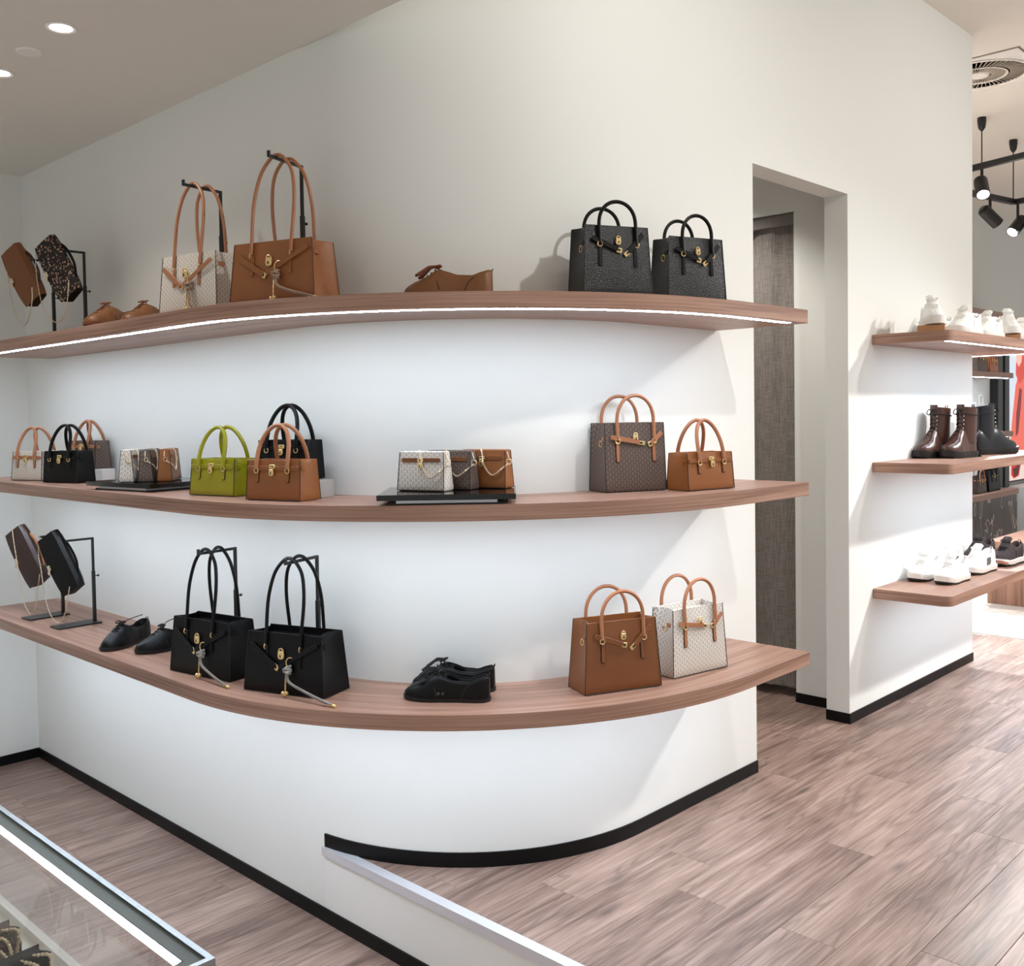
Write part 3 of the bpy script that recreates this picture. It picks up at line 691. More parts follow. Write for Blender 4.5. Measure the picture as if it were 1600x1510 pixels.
def block(label, loc, rz, w, d, h, mat):
    t = thing('display_block', label, 'block', loc, rz)
    MB().rprism((0,0,h/2), w, d, .003, h, (1,0,0), (0,1,0), (0,0,1), 2).build('block_body', mat, t)
    t.children[0]['label'] = 'plain painted riser'
block('pale grey display block under the raised black satchel', (-.085,.625,ZM), -74, .20, .07, .052, GREYBLOCK)
block('white display block under the raised dark monogram satchel', (-.070,2.105,ZM), -80, .19, .06, .045, WHITEPLAS)

# ------------------------------------------------------------------ trays with mini bags
def tray(label, c, rz, w=.37, d=.30):
    t = thing('display_tray', label, 'tray', (c[0], c[1], ZM), rz, 'black display trays')
    MB().box(-w/2+.022, w/2-.022, -d/2+.022, d/2-.022, 0, .004).build('foot', BLKMETAL, t, smooth=False)
    MB().box(-w/2+.05, w/2-.05, -d/2+.020, d/2-.020, .004, .013).build('silver_band', ALU, t, smooth=False)
    MB().rprism((0,0,.0205), w, d, .002, .015, (1,0,0), (0,1,0), (0,0,1), 2).build('glossy_top', BLKGLASS, t)
tray('black glossy display tray at the bend of the middle shelf with three mini bags', (.078,.142), -46)
tray('black glossy display tray between the lime satchel and the small black satchel', (-.165,1.392), -82)
zt = ZM+.028
mini('cream monogram mini bag on the tray at the bend, front one of three', (.026,.108), -72, zt, CREAMMONO, BROWN)
mini('dark monogram mini bag between the cream and tan ones on the tray at the bend', (.108,.090), -72, zt, BROWNMONO, BROWN)
mini('tan leather mini bag behind the dark monogram one on the tray at the bend', (.197,.040), -72, zt, TAN, BROWN)
mini('cream monogram mini bag end on, on the tray beside the small black satchel', (-.268,1.338), 51, zt, CREAMMONO, BROWN, -1, True, D=.05)
mini('dark monogram mini bag end on, between cream and tan ones on its tray', (-.220,1.298), 51, zt, BROWNMONO, BROWN, -1, True, D=.05)
mini('tan leather mini bag end on, on the tray beside the lime satchel', (-.171,1.259), 51, zt, TAN, BROWN, -1, True, D=.05)
# ------------------------------------------------------------------ display stands (post, arm, plate)
def stand(label, loc, rz, arm, post_h, base=(.16,.08), hook=True, sleeve=.62, group='black metal bag stands', base_dx=None):
    """post at the local origin, arm running to local -x"""
    t = thing('display_stand', label, 'stand', loc, rz, group)
    bx, by = base; off = -bx/2+.012 if base_dx is None else base_dx
    MB().rprism((off,0,.003), bx, by, .004, .006, (1,0,0), (0,1,0), (0,0,1), 2).build('base_plate', BLKMETAL, t)
    MB().box(-.0055,.0055,-.0055,.0055,.006,post_h*sleeve).build('sleeve', BLKMETAL, t, smooth=False)
    MB().box(-.004,.004,-.004,.004,post_h*sleeve,post_h).build('post', BLKMETAL, t, smooth=False)
    a = MB().box(-arm,.004,-.004,.004,post_h,post_h+.008)
    if hook: a.box(-arm-.006,-arm,-.004,.004,post_h,post_h+.018)
    a.build('arm', BLKMETAL, t, smooth=False)
    k = MB().tube([(.004,0,post_h*sleeve-.02),(.016,0,post_h*sleeve-.02)], .002, 6).ball((.019,0,post_h*sleeve-.02), .0048, 8, 6)
    k.build('clamp_knob', BLKMETAL, t)
    return t
# ------------------------------------------------------------------ totes on stands
def rope_charm(b, c, rope, spread, long_):
    """hanging charm: ring, knot, braided cords and a chain with gold beads; c on the front face, local coords"""
    c = Vector(c); o = MB().torus(c+Vector((.012,0,.018)), .016, .0016, (0,1,0), -1.2, 1.9, 14).build('charm_ring', GOLD, b.t)
    k = MB()
    for i in range(4): k.torus(c+Vector((0,-.002*(i % 2),-.004*i+.004)), .0095, .0042, (.3*(i-1.5),.25*(1 if i % 2 else -1),1), n=12)
    k.build('knot', rope, o)
    end = c+Vector(spread)
    for q in (0, 1):
        e = end+Vector((.018*q, -.004*q, 0))
        P = bez([c+Vector((.004*q-.002,-.004,-.008)), c+Vector((.008+.004*q,-.007,-.035)), Vector((lerp(c.x,e.x,.45), lerp(c.y-.006,e.y,.5), lerp(c.z,e.z,.72))), Vector((lerp(c.x,e.x,.8), e.y+.004, e.z+.008)), e], 28)
        MB().tube(P, .0034, 8).build('cord', rope, o)
        d = (P[-1]-P[-3]).normalized()
        MB().tube([P[-1]-d*.002, P[-1]+d*.010], .0046, 10).build('cord_tip', GOLD, o)
    ch_ = MB(); P = [c+Vector((-.003,-.003,-.01)), c+Vector((-.004,-.005,-.04)), c+Vector((-.005,-.006,-long_))]
    chain(ch_, P, .0024, 24); ch_.build('charm_chain', GOLD, o)
    bd = MB()
    for dx, dz in ((-.006,0),(.006,.001),(0,-.004)): bd.ball(P[-1]+Vector((dx,-.002*abs(dx)/.006,dz)), .0062, 10, 6)
    bd.build('charm_bead', GOLD, o)
def tote(label, FL, rz, z, mat, trim, handle, rope, W=.285, D=.125, H=.175, rise=.235, edge=EDGE, wide=.062, spread=(.10,-.05), tabs=False, stand_label='', tip=None, post=(0,.06)):
    a = radians(rz); ex, ey = Vector((cos(a), sin(a))), Vector((-sin(a), cos(a)))
    c = Vector(FL)+ex*W/2+ey*D/2
    b = Bag('tote_bag', label, (c.x, c.y, z), rz, W, D, H, mat, W*.91, D*.80, .022, .006, group='shoulder totes hung on stands', edge=edge)
    top = H+rise
    # two long shoulder handles rising to the arm of the stand
    for sgn, xo in ((-1, 0), (1, 0)):
        x0, y0, z0 = b.pt(wide/(W/2), .80, sgn, .005); yt = b.pt(0, 1, sgn, .005)[1]
        ya = -.022 if sgn < 0 else .03
        pts = [(-wide,y0,z0), (-wide,yt,H), (-wide*1.02,lerp(yt,ya,.45),H+rise*.45), (-wide*.80,lerp(yt,ya,.85),H+rise*.78), (-wide*.36,ya,H+rise*.955), (0,ya,top), (wide*.36,ya,H+rise*.955), (wide*.80,lerp(yt,ya,.85),H+rise*.78), (wide*1.02,lerp(yt,ya,.45),H+rise*.45), (wide,yt,H), (wide,y0,z0)]
        o = MB().tube(bez(pts, 70), .0052, 8).build('handle', handle, b.t)
        if sgn < 0:
            for sx in (-1, 1): MB().torus((sx*wide, y0-.002, z0-.004), .0075, .0016, (1,.3,0)).build('ring', GOLD, o)
    u = wide/(W/2)
    for uu in (-u, u): b.strap('strap_tab', uu, .78, uu, .46, .012, trim)
    b.strap('belt_strap', -.88, .80, -.14, .46, .017, trim, e=.006); b.strap('belt_strap', .92, .86, -.06, .47, .013, trim, e=.008)
    b.plate(-.15, .46, .020, .017, -32); b.padlock(-.02, .66, 1.25)
    w_, d_ = b.wd(.86)
    for sx in (-1, 1):
        MB().rprism((sx*(w_/2-.010), -d_*.2, .80*H), .026, .013, .002, .006, (0,1,0), (0,0,1), (sx,0,0), 2).build('side_tab', trim, b.t)
    cc = Vector(b.pt(.20, .46, -1, .014)); sp = Vector((spread[0], spread[1], -cc.z+.006))
    rope_charm(b, cc, rope, sp, cc.z-.012)
    # stand: post behind the bag, arm forward over it
    m = c+ey*(D/2+post[1])+ex*post[0]
    stand(stand_label, (m.x, m.y, z), rz+90, D/2+post[1]+.055, top-.0138, base=(.05,.09), sleeve=.66, base_dx=0)
    return b
tote('black tote with braided charm between black shoes and another tote on the lowest shelf', (-.297,1.062), -80, ZB, BLACK, BLACK, BLACK, ROPE, edge=BLKMETAL, D=.115, rise=.218, spread=(.14,-.03), stand_label='black metal stand holding the lowest-shelf black tote beside the flat shoes', post=(.01,.028))
tote('black leather tote with braided charm, at the bend of the lowest shelf', (-.262,.680), -71, ZB, BLACK, BLACK, BLACK, ROPE, edge=BLKMETAL, rise=.215, spread=(.165,-.035), stand_label='black metal stand holding the black tote at the bend of the lowest shelf', post=(.015,.03))
tote('cream monogram tote with tan handles and cord charm on the topmost shelf', (-.290,1.085), -80, ZT, CREAMMONO, TANH, TANH, ROPET, W=.275, D=.112, H=.185, rise=.222, spread=(.03,-.012), stand_label='black metal stand holding the cream monogram tote', post=(.0,.028))
tote('tan leather tote with cord charm at the bend of the topmost shelf', (-.272,.690), -71, ZT, TAN, TAN, TANH, ROPET, W=.30, D=.125, H=.178, rise=.25, edge=EDGET, wide=.07, spread=(.125,-.012), stand_label='black metal stand holding the tan tote', post=(.0,.03))

# ------------------------------------------------------------------ clutches hung on stands
def clutch(label, c, mat, side, chain_pts, z, inner=None, ln=.245, hh=.108, th=.05, clasp=True):
    t = thing('clutch_bag', label, 'clutch', c, 0, 'clutches hung over stands')
    L = Vector((.05,-.115,-.215)).normalized(); Hh = Vector((.02,-.09,.06)); Hh = (Hh-L*Hh.dot(L)).normalized(); N = L.cross(Hh)
    if N.x > 0: N = -N
    def P(l, h, n): return L*l+Hh*h+N*n
    # body: section in (h, n) swept along the length
    sec = [(-hh*.5,-.4),(-.46*hh,-.5),(.42*hh,-.34),(.5*hh,-.12),(.5*hh,.12),(.42*hh,.36),(-.46*hh,.5),(-.5*hh,.4)]
    rings = []
    for i in range(9):
        l = lerp(-ln/2, ln/2, i/8); k = 1-.16*(abs(i-4)/4)**6
        rings.append([P(l, h*k, n*th*k) for h, n in sec])
    MB().loft(rings).build('body', side, t, angle=35)
    # flap over the front with pointed lower edge
    fl = []
    for i in range(13):
        s = i/12; l = lerp(-ln/2-.001, ln/2+.001, s); e6 = 1-.10*(abs(s-.5)*2)**8; pt_ = -hh*.5-.006+.012*(abs(s-.5)*2)**3
        fl.append([P(l, .50*hh*e6, -.08*th), P(l, .515*hh*e6, .16*th), P(l, .43*hh*e6, .44*th), P(l, 0, .55*th), P(l, pt_, .60*th), P(l, pt_, .54*th), P(l, .42*hh, .36*th)])
    MB().loft(fl).build('flap', mat, t, angle=40)
    # wrist strap loop lying on the top edge
    MB().tube(bez([P(-ln*.30, .50*hh, -.05*th), P(-ln*.15, .66*hh, 0), P(ln*.1, .68*hh, 0), P(ln*.30, .50*hh, .05*th)], 16), .007, 6, flat=.35).build('wrist_strap', inner or side, t)
    cp = P(-ln*.02, -hh*.47, .66*th)
    o = MB().rprism(cp, .022, .014, .002, .005, L, Hh, N, 2).build('clasp', PALEGOLD, t)
    MB().rprism(cp+Vector((0,0,-.018)), .013, .017, .005, .006, (0,1,0), (0,0,1), (-1,0,0)).torus(cp+Vector((0,0,-.008)), .005, .0014, (1,0,0)).build('padlock', PALEGOLD, o)
    cc = Vector(c); m2 = MB(); chain(m2, [Vector(q)-cc for q in chain_pts], .0019, 80); m2.build('chain_strap', PALEGOLD, t)
def yz(x, L): return [(x, y, z) for y, z in L]
clutch('tan leather clutch with gold chain hung on a stand on the topmost shelf', (-.235,2.31,1.945), BROWN, DKBROWN, yz(-.285, [(2.365,2.045),(2.385,2.0),(2.365,1.921),(2.349,1.868),(2.301,1.787),(2.218,1.732),(2.160,1.761),(2.125,1.82),(2.122,1.873)]), ZT, DKBROWN)
clutch('leopard print clutch with gold chain hung on a stand on the topmost shelf', (-.212,2.02,1.94), LEO, BLACK, yz(-.265, [(2.125,2.0),(2.13,1.95),(2.112,1.872),(2.062,1.781),(1.963,1.727),(1.885,1.738),(1.843,1.797),(1.825,1.871)]), ZT, BLACK)
clutch('dark brown leather clutch with gold chain hung on a stand on the lowest shelf', (-.235,2.365,.800), DKBROWN, DKBROWN, yz(-.285, [(2.41,.912),(2.40,.864),(2.367,.773),(2.339,.697),(2.311,.621),(2.241,.580),(2.193,.612),(2.158,.694),(2.136,.752)]), ZB, TANH)
clutch('black leather clutch with gold chain hung on a stand beside the dark brown one', (-.212,2.085,.795), BLACK, BLACK, yz(-.265, [(2.175,.90),(2.195,.825),(2.174,.763),(2.144,.664),(2.093,.594),(2.02,.570),(1.97,.597),(1.928,.665),(1.903,.725)]), ZB, BLACK)
for z, nm in ((ZT, 'topmost'), (ZB, 'lowest')):
    stand('black metal stand near the side wall on the %s shelf' % nm, (-.138,2.290,z), 2, .088, .325, (.165,.085), hook=False)
    stand('black metal stand beside the flat shoes on the %s shelf' % nm, (-.124,2.018,z), 2, .104, .330, (.172,.085), hook=False)

# ------------------------------------------------------------------ shoes
HWT = [(0,.010),(.03,.024),(.10,.036),(.22,.044),(.34,.045),(.5,.038),(.66,.033),(.84,.033),(.94,.028),(.985,.018),(1,.010)]
def shoe_upper(L, z0, top, collar, so, wk=1.0, gap=.72, toe=.0):
    """toe at +x; top: height table for closed part, collar: for the open part; so: where the opening starts"""
    rings = []; n = 34
    for i in range(n+1):
        s = i/n; x = L/2-s*L; hw = interp(HWT, s)*wk*L/.25
        h = interp(top, s) if s < so else interp(collar, s)
        g = 0.0008
        if s >= so:
            g = hw*gap*min(1, (s-so)/.07)**.6; e = min(1, (1-s)/.07); g = max(.0008, g*e**.6)
        zb = z0+toe*max(0, .25-s)/.25
        ring = []
        for k in range(8):
            a = pi/2*k/7; ring.append((x, g+(hw-g)*cos(a)**.75 if k < 7 else g, zb+(h-zb)*(sin(a)**1.1)))
        ins = [(x, g*.82, h-.003), (x, g*.7, lerp(h, z0, .8) if s >= so else h-.004)]
        half = ring+ins
        rings.append(half+[(x,-y,z) for x,y,z in reversed(half)])
    return MB().loft(rings)
def shoe_sole(L, z1, wk=1.0, grow=.004, toe=0.0, heel=0.0, n=30, z0=0.0):
    rings = []
    for i in range(n+1):
        s = i/n; x = (L/2+grow)-s*(L+2*grow); hw = (interp(HWT, s)*L/.25)*wk+grow*(.4 if s in (0,1) else 1)
        zb = z0+toe*max(0,.22-s)/.22+heel*max(0, s-.9)/.1*.5; zt = z1+toe*max(0,.22-s)/.22
        rings.append([(x,hw*.96,zb),(x,hw,zb+.003),(x,hw,zt),(x,-hw,zt),(x,-hw,zb+.003),(x,-hw*.96,zb)])
    return MB().loft(rings)
def surf(top, L, s, y, wk=1.0, z0=.01):
    hw = interp(HWT, s)*wk*L/.25; h = interp(top, s); c = min(1, abs(y)/hw); a = math.acos(min(1, c**(1/.75)))
    return (L/2-s*L, y, z0+(h-z0)*sin(a)**1.1)
T_LOW = [(0,.022),(.05,.034),(.15,.046),(.26,.058),(.36,.074),(.42,.082)]; C_LOW = [(.38,.078),(.48,.066),(.62,.056),(.78,.054),(.9,.064),(.97,.070),(1,.068)]
def low_shoe(label, loc, rz, mat, sole, lace, group, tassel=True, stripe=None, L=.245, mirror=1, open_laces=False):
    t = thing('lace_up_shoe', label, 'shoe', loc, rz, group)
    shoe_sole(L, .010, 1.0, .002, .004).build('sole', sole, t)
    up_ = shoe_upper(L, .008, T_LOW, C_LOW, .40).build('upper', mat, t, angle=50)
    ed = []
    for i in range(23):
        s = lerp(.41, .985, i/22); hw = interp(HWT, s)*L/.25; g = hw*.72*min(1, (s-.40)/.07)**.6*min(1, (1-s)/.07)**.6; ed.append((L/2-s*L, g, interp(C_LOW, s)))
    loop = ed+[(x,-y,z) for x,y,z in reversed(ed)]
    MB().tube(loop, .0026, 6, closed=True).build('collar', mat, t)
    for q in range(4):
        s = .25+.045*q; w = .011
        MB().tube(bez([surf(T_LOW,L,s,-w), (lambda p:(p[0],p[1],p[2]+.004))(surf(T_LOW,L,s+.01,0)), surf(T_LOW,L,s+.02,w)], 10), .0020, 6).build('lace', lace, t)
    p = Vector(surf(T_LOW, L, .385, 0))+Vector((0,0,.004))
    b = MB().torus(p+Vector((0,.010,.004)), .009, .0022, (.3,0,1)).torus(p+Vector((0,-.010,.004)), .009, .0022, (.3,0,1)).ball(p+Vector((0,0,.003)), .006)
    b.build('bow', lace, t)
    if tassel:
        for sy in (-1, 1):
            fr = MB()
            for q in range(7):
                a = lerp(-.5, .5, q/6); d = Vector((.055*cos(a), sy*(.014+.018*sin(a)+.006), -.030+.006*abs(a)))
                q0 = p+Vector((.004, sy*.006, .006)); fr.tube([q0, q0+d*.4+Vector((0,0,.007)), q0+d], [.0018,.0030,.0034], 5)
            fr.build('tassel', lace, t)
    if open_laces:
        MB().tube(bez([p, p+Vector((-.03,.02*mirror,.012)), p+Vector((-.075,.035*mirror,.018))], 12), .0016, 5).build('lace_end', lace, t)
    MB().tube([(-L/2+.004,.004,.062),(-L/2-.002,.004,.074),(-L/2-.001,-.004,.076),(-L/2+.005,-.004,.066)], .0016, 5).build('heel_loop', mat, t)
    for s_ in (.17, .30):
        hw = interp(HWT, s_)*L/.25
        MB().tube([(lambda q: (q[0]-.03*(abs(y)/hw)**2, q[1]*1.005, q[2]+.0006))(surf(T_LOW, L, s_, y, 1.0, .008)) for y in [hw*.985*(k/8-1) for k in range(17)]], .0011, 5).build('seam', SEAM, t)
    for sy in (-1, 1):
        MB().tube([(L/2-s_*L, sy*(interp(HWT, s_)*L/.25+.0006)*(1-.10*q), lerp(.012,.050,q)) for s_, q in ((.70,0),(.715,.35),(.745,.7),(.80,1))], .0011, 5).build('seam', SEAM, t)
    if stripe:
        for k in (0, 1):
            s = .44+.05*k; hw = interp(HWT, s)*L/.25
            for sy in (-1, 1): MB().tube([(L/2-s*L+.008, sy*(hw*.80), .046), (L/2-s*L, sy*(hw+.0005), .022)], .004, 6, flat=.35, upv=(1,0,0)).build('side_stripe', stripe, t)
    return t
DKGREY = simple('dark_grey_leather', srgb(58,56,58), .4); SOLEBK = BLKRUB
low_shoe('black tasselled lace-up shoe standing at the front edge at the bend of the lowest shelf', (.067,.155,ZB), 123, BLACK, SOLEBK, LACE, 'black tasselled lace-up shoes', stripe=DKGREY)
low_shoe('black tasselled lace-up shoe nearer the wall at the bend of the lowest shelf', (.150,.218,ZB), 123, BLACK, SOLEBK, LACE, 'black tasselled lace-up shoes', stripe=DKGREY)
low_shoe('tan tasselled lace-up shoe alone on the topmost shelf at the bend', (.075,.128,ZT), 130, SHOETAN, TANLACE, TANLACE, 'tan lace-up shoes on the topmost shelf')
low_shoe('tan lace-up shoe beside the clutch stands, in front of its twin', (-.235,1.545,ZT), 204, SHOETAN, TANLACE, TANLACE, 'tan lace-up shoes on the topmost shelf', L=.235, tassel=False)
low_shoe('tan lace-up shoe beside the cream tote, behind its twin', (-.160,1.415,ZT), 200, SHOETAN, TANLACE, TANLACE, 'tan lace-up shoes on the topmost shelf', L=.235, tassel=False)
low_shoe('black flat shoe with loose laces beside the clutch stand on the lowest shelf', (-.220,1.535,ZB), 207, BLACK, SOLEBK, LACE, 'black flat shoes on the lowest shelf', tassel=False, open_laces=True, L=.235)
low_shoe('black flat shoe with loose laces beside the black tote on the lowest shelf', (-.150,1.350,ZB), 174, BLACK, SOLEBK, LACE, 'black flat shoes on the lowest shelf', tassel=False, open_laces=True, mirror=-1, L=.235)
# sneakers
T_SN = [(0,.040),(.05,.054),(.15,.066),(.26,.080),(.36,.100),(.44,.118)]; C_SN = [(.40,.112),(.5,.096),(.62,.084),(.78,.082),(.9,.098),(.97,.106),(1,.100)]
def sneaker(label, loc, rz, mat, panel, sole, lace, group, outs=BLKRUB, L=.262, gum=None):
    t = thing('sneaker', label, 'sneaker', loc, rz, group)
    shoe_sole(L, .010, 1.04, .005, .008, .006).build('outsole', outs, t)
    shoe_sole(L, .032, 1.04, .006, .010, 0, z0=.008).build('midsole', sole, t)
    shoe_upper(L, .028, T_SN, C_SN, .42, 1.02, toe=.008).build('upper', mat, t, angle=50)
    tg = []
    for i in range(7):
        s = lerp(.30, .50, i/6); w = .024; z = interp(T_SN, min(s,.44))+.004+max(0, s-.42)*.18
        tg.append([(L/2-s*L,-w,z-.006),(L/2-s*L,-w*.6,z+.003),(L/2-s*L,w*.6,z+.003),(L/2-s*L,w,z-.006),(L/2-s*L,0,z-.008)])
    MB().loft(tg).build('tongue', mat, t)
    for q in range(5):
        s = .22+.045*q; w = .017
        MB().tube(bez([surf(T_SN,L,s,-w,1.02,.028), (lambda p:(p[0],p[1],p[2]+.005))(surf(T_SN,L,s+.008,0,1.02,.028)), surf(T_SN,L,s+.016,w,1.02,.028)], 10), .0028, 6, flat=.6).build('lace', lace, t)
    p = Vector(surf(T_SN, L, .42, 0, 1.02, .028))+Vector((.004,0,.006))
    MB().torus(p+Vector((0,.013,0)), .011, .0024, (.5,0,1)).torus(p+Vector((0,-.013,0)), .011, .0024, (.5,0,1)).ball(p, .005).build('bow', lace, t)
    for sy in (-1, 1):
        rg = []
        for i in range(7):
            s = lerp(.50, .68, i/6); hw = interp(HWT, s)*1.02*L/.25+.0012
            rg.append([(L/2-s*L-.006, sy*(hw*.96), .072), (L/2-s*L-.003, sy*(hw+.0008), .052), (L/2-s*L+.004, sy*(hw+.0008), .037), (L/2-s*L+.004, sy*(hw-.003), .037), (L/2-s*L-.006, sy*(hw*.96-.004), .072)])
        MB().loft(rg).build('side_panel', panel, t)
        rg = []
        for i in range(7):
            s = lerp(.80, .985, i/6); hw = interp(HWT, s)*1.02*L/.25+.0012
            rg.append([(L/2-s*L, sy*(hw*.93), .070), (L/2-s*L, sy*hw, .034), (L/2-s*L, sy*(hw-.004), .034), (L/2-s*L, sy*(hw*.93-.004), .070)])
        MB().loft(rg).build('heel_counter', mat, t)
    if gum: shoe_sole(L*.5, .024, 1.75, .0065, .010, z0=.010).build('toe_bumper', gum, t).location.x = L*.262
    MB().tube([(-L/2+.006,.006,.094),(-L/2-.004,.005,.110),(-L/2-.004,-.005,.110),(-L/2+.006,-.006,.094)], .002, 5).build('heel_loop', mat, t)
    return t
G_SN = 'sneakers on the lower wrap-round shelf'
sneaker('plain white sneaker at the shelf end of its pair, nearest the wall', (2.87,-.078,ZB), 174, WHITELEA, WHITELEA, WHITERUB, WHITELACE, G_SN, L=.228)
sneaker('plain white sneaker of the end pair, standing at the front of the lower shelf', (2.862,-.205,ZB), 174, WHITELEA, WHITELEA, WHITERUB, WHITELACE, G_SN, L=.228)
sneaker('white sneaker with grey side panel, standing near the wall corner', (3.17,-.062,ZB), 174, WHITELEA, GREYSUEDE, WHITERUB, WHITELACE, G_SN)
sneaker('white sneaker with grey side panel at the front between plain white and dark pairs', (3.22,-.195,ZB), 174, WHITELEA, GREYSUEDE, WHITERUB, WHITELACE, G_SN)
sneaker('dark brown suede sneaker behind its twin on the lower shelf', (3.585,-.075,ZB), 174, SUEDE, SUEDE, WHITERUB, LACE, G_SN, gum=GUM)
sneaker('dark brown suede sneaker with white and gum sole at the front of the lower shelf', (3.575,-.215,ZB), 174, SUEDE, SUEDE, WHITERUB, LACE, G_SN, gum=GUM)
G_W = 'white sneakers on the upper wrap-round shelf'
def tan_box(label, x, y, rz):
    q = thing('display_block', label, 'box', (x,y,ZT), rz)
    MB().rprism((0,0,.015), .16, .11, .002, .03, (1,0,0), (0,1,0), (0,0,1), 2).build('box_body', BOXWOOD, q)
tan_box('tan box under the white sneaker at the end of the upper shelf', 2.63, -.20, 20)
sneaker('white sneaker standing on the tan box on the upper shelf', (2.655,-.19,ZT+.03), 212, WHITELEA, WHITELEA, WHITERUB, WHITELACE, G_W, WHITERUB, L=.235)
sneaker('white sneaker beside the tan box at the front of the upper shelf', (2.93,-.235,ZT), 178, WHITELEA, WHITELEA, WHITERUB, WHITELACE, G_W, WHITERUB)
sneaker('white sneaker by the wall between the tan box and the wall corner', (2.99,-.09,ZT), 178, WHITELEA, WHITELEA, WHITERUB, WHITELACE, G_W, WHITERUB)
sneaker('white sneaker at the front of the upper shelf beside the second tan box', (3.27,-.22,ZT), 178, WHITELEA, WHITELEA, WHITERUB, WHITELACE, G_W, WHITERUB)
tan_box('second tan box under a white sneaker by the wall corner', 3.55, -.22, 20)
sneaker('white sneaker standing on the second tan box by the wall corner', (3.575,-.21,ZT+.03), 212, WHITELEA, WHITELEA, WHITERUB, WHITELACE, G_W, WHITERUB, L=.235)
sneaker('white sneaker beyond the second tan box on the upper shelf', (3.83,-.20,ZT), 178, WHITELEA, WHITELEA, WHITERUB, WHITELACE, G_W, WHITERUB, L=.235)
# boots
T_BT = [(0,.042),(.05,.058),(.15,.070),(.28,.086),(.40,.118),(.50,.140),(.62,.140),(.9,.130),(1,.10)]
def boot(label, loc, rz, mat, group, L=.262, H=.245):
    t = thing('lace_up_boot', label, 'boot', loc, rz, group)
    shoe_sole(L, .030, 1.04, .006, .010).build('lug_sole', BLKRUB, t)
    hl = MB()
    for i in range(9): hl.box(L/2-.03-i*.027, L/2-.018-i*.027, -.040*(1-.12*abs(i-4)/4), .040*(1-.12*abs(i-4)/4), -.0, .012)
    hl.build('tread', BLKRUB, t, smooth=False)
    rings = []
    for i in range(31):
        s = i/30; x = L/2-s*L; hw = interp(HWT, s)*1.02*L/.25; h = interp(T_BT, s); half = []
        for k in range(9):
            a = pi/2*k/8; half.append((x, hw*cos(a)**.75 if k < 8 else .0004, .028+.008*max(0,.22-s)/.22+(h-.028)*sin(a)**1.05))
        rings.append(half+[(x,-y,z) for x,y,z in reversed(half)])
    MB().loft(rings).build('vamp', mat, t, angle=55)
    rg = []
    for i in range(12):
        k = i/11; z = lerp(.07, H, k); cx = lerp(-.062, -.066, k); rx = lerp(.060, .052, min(1,k*1.6))+.004*max(0,k-.7)*3; ry = lerp(.036, .042, k)
        rg.append([(cx+rx*cos(2*pi*j/22)*(1.0 if cos(2*pi*j/22) > 0 else .98), ry*sin(2*pi*j/22), z+.006*cos(2*pi*j/22)*k) for j in range(22)])
    rg.append([(x*.97-.002, y*.93, z) for x,y,z in rg[-1]]); rg.append([(x*.97-.002, y*.92, z-.05) for x,y,z in rg[-2]])
    MB().loft(rg).build('shaft', mat, t, angle=55)
    MB().tube([(-.066+.0565*cos(2*pi*j/24), .0455*sin(2*pi*j/24), H-.034+.005*cos(2*pi*j/24)) for j in range(24)], .0022, 6, closed=True).build('ankle_band', LACE, t)
    tg = [[(-.012+.0*i,-.020,z),(-.006,-.012,z),(-.004,.0,z),(-.006,.012,z),(-.012,.020,z),(-.016,0,z)] for i, z in enumerate((.12,.18,H-.01,H+.016))]
    MB().loft(tg).build('tongue', mat, t)
    ey_ = MB(); n = 7
    for q in range(n):
        z = lerp(.10, H-.02, q/(n-1)); x = interp([(.10,.028),(.125,.006),(.15,-.002),(.2,-.006),(.25,-.008)], z); w = .015
        MB().tube(bez([(x-.004,-w,z),(x+.006,0,z+.008),(x-.004,w,z+.002)], 10), .0024, 6).build('lace', LACE, t)
        for sy in (-1,1): ey_.ball((x-.004, sy*(w+.003), z), .0032, 8, 5)
    ey_.build('eyelet', PALEGOLD, t)
    p = Vector((.0,0,H-.01)); MB().torus(p+Vector((.006,.014,-.008)), .013, .0022, (1,.3,.3)).torus(p+Vector((.006,-.014,-.008)), .013, .0022, (1,-.3,.3)).tube(bez([p, p+Vector((.02,.015,-.03)), p+Vector((.014,.03,-.07))], 8), .0018, 5).build('bow', LACE, t)
    MB().tube([(-L/2+.012,.006,H-.02),(-L/2+.002,.005,H+.012),(-L/2+.002,-.005,H+.012),(-L/2+.012,-.006,H-.02)], .0022, 5).build('pull_loop', mat, t)
    return t
G_B = 'lace-up boots on the wrap-round shelf'
boot('brown leather lace-up boot of the pair, standing nearer the wall', (3.00,-.060,ZM), 168, BOOTBR, G_B, .235, .235)
boot('brown leather lace-up boot of the pair, standing at the shelf front', (3.05,-.165,ZM), 168, BOOTBR, G_B, .235, .235)
boot('black leather lace-up boot beyond the brown pair, turned side on', (3.50,-.17,ZM), -22, BOOTBK, G_B, .285, .24)
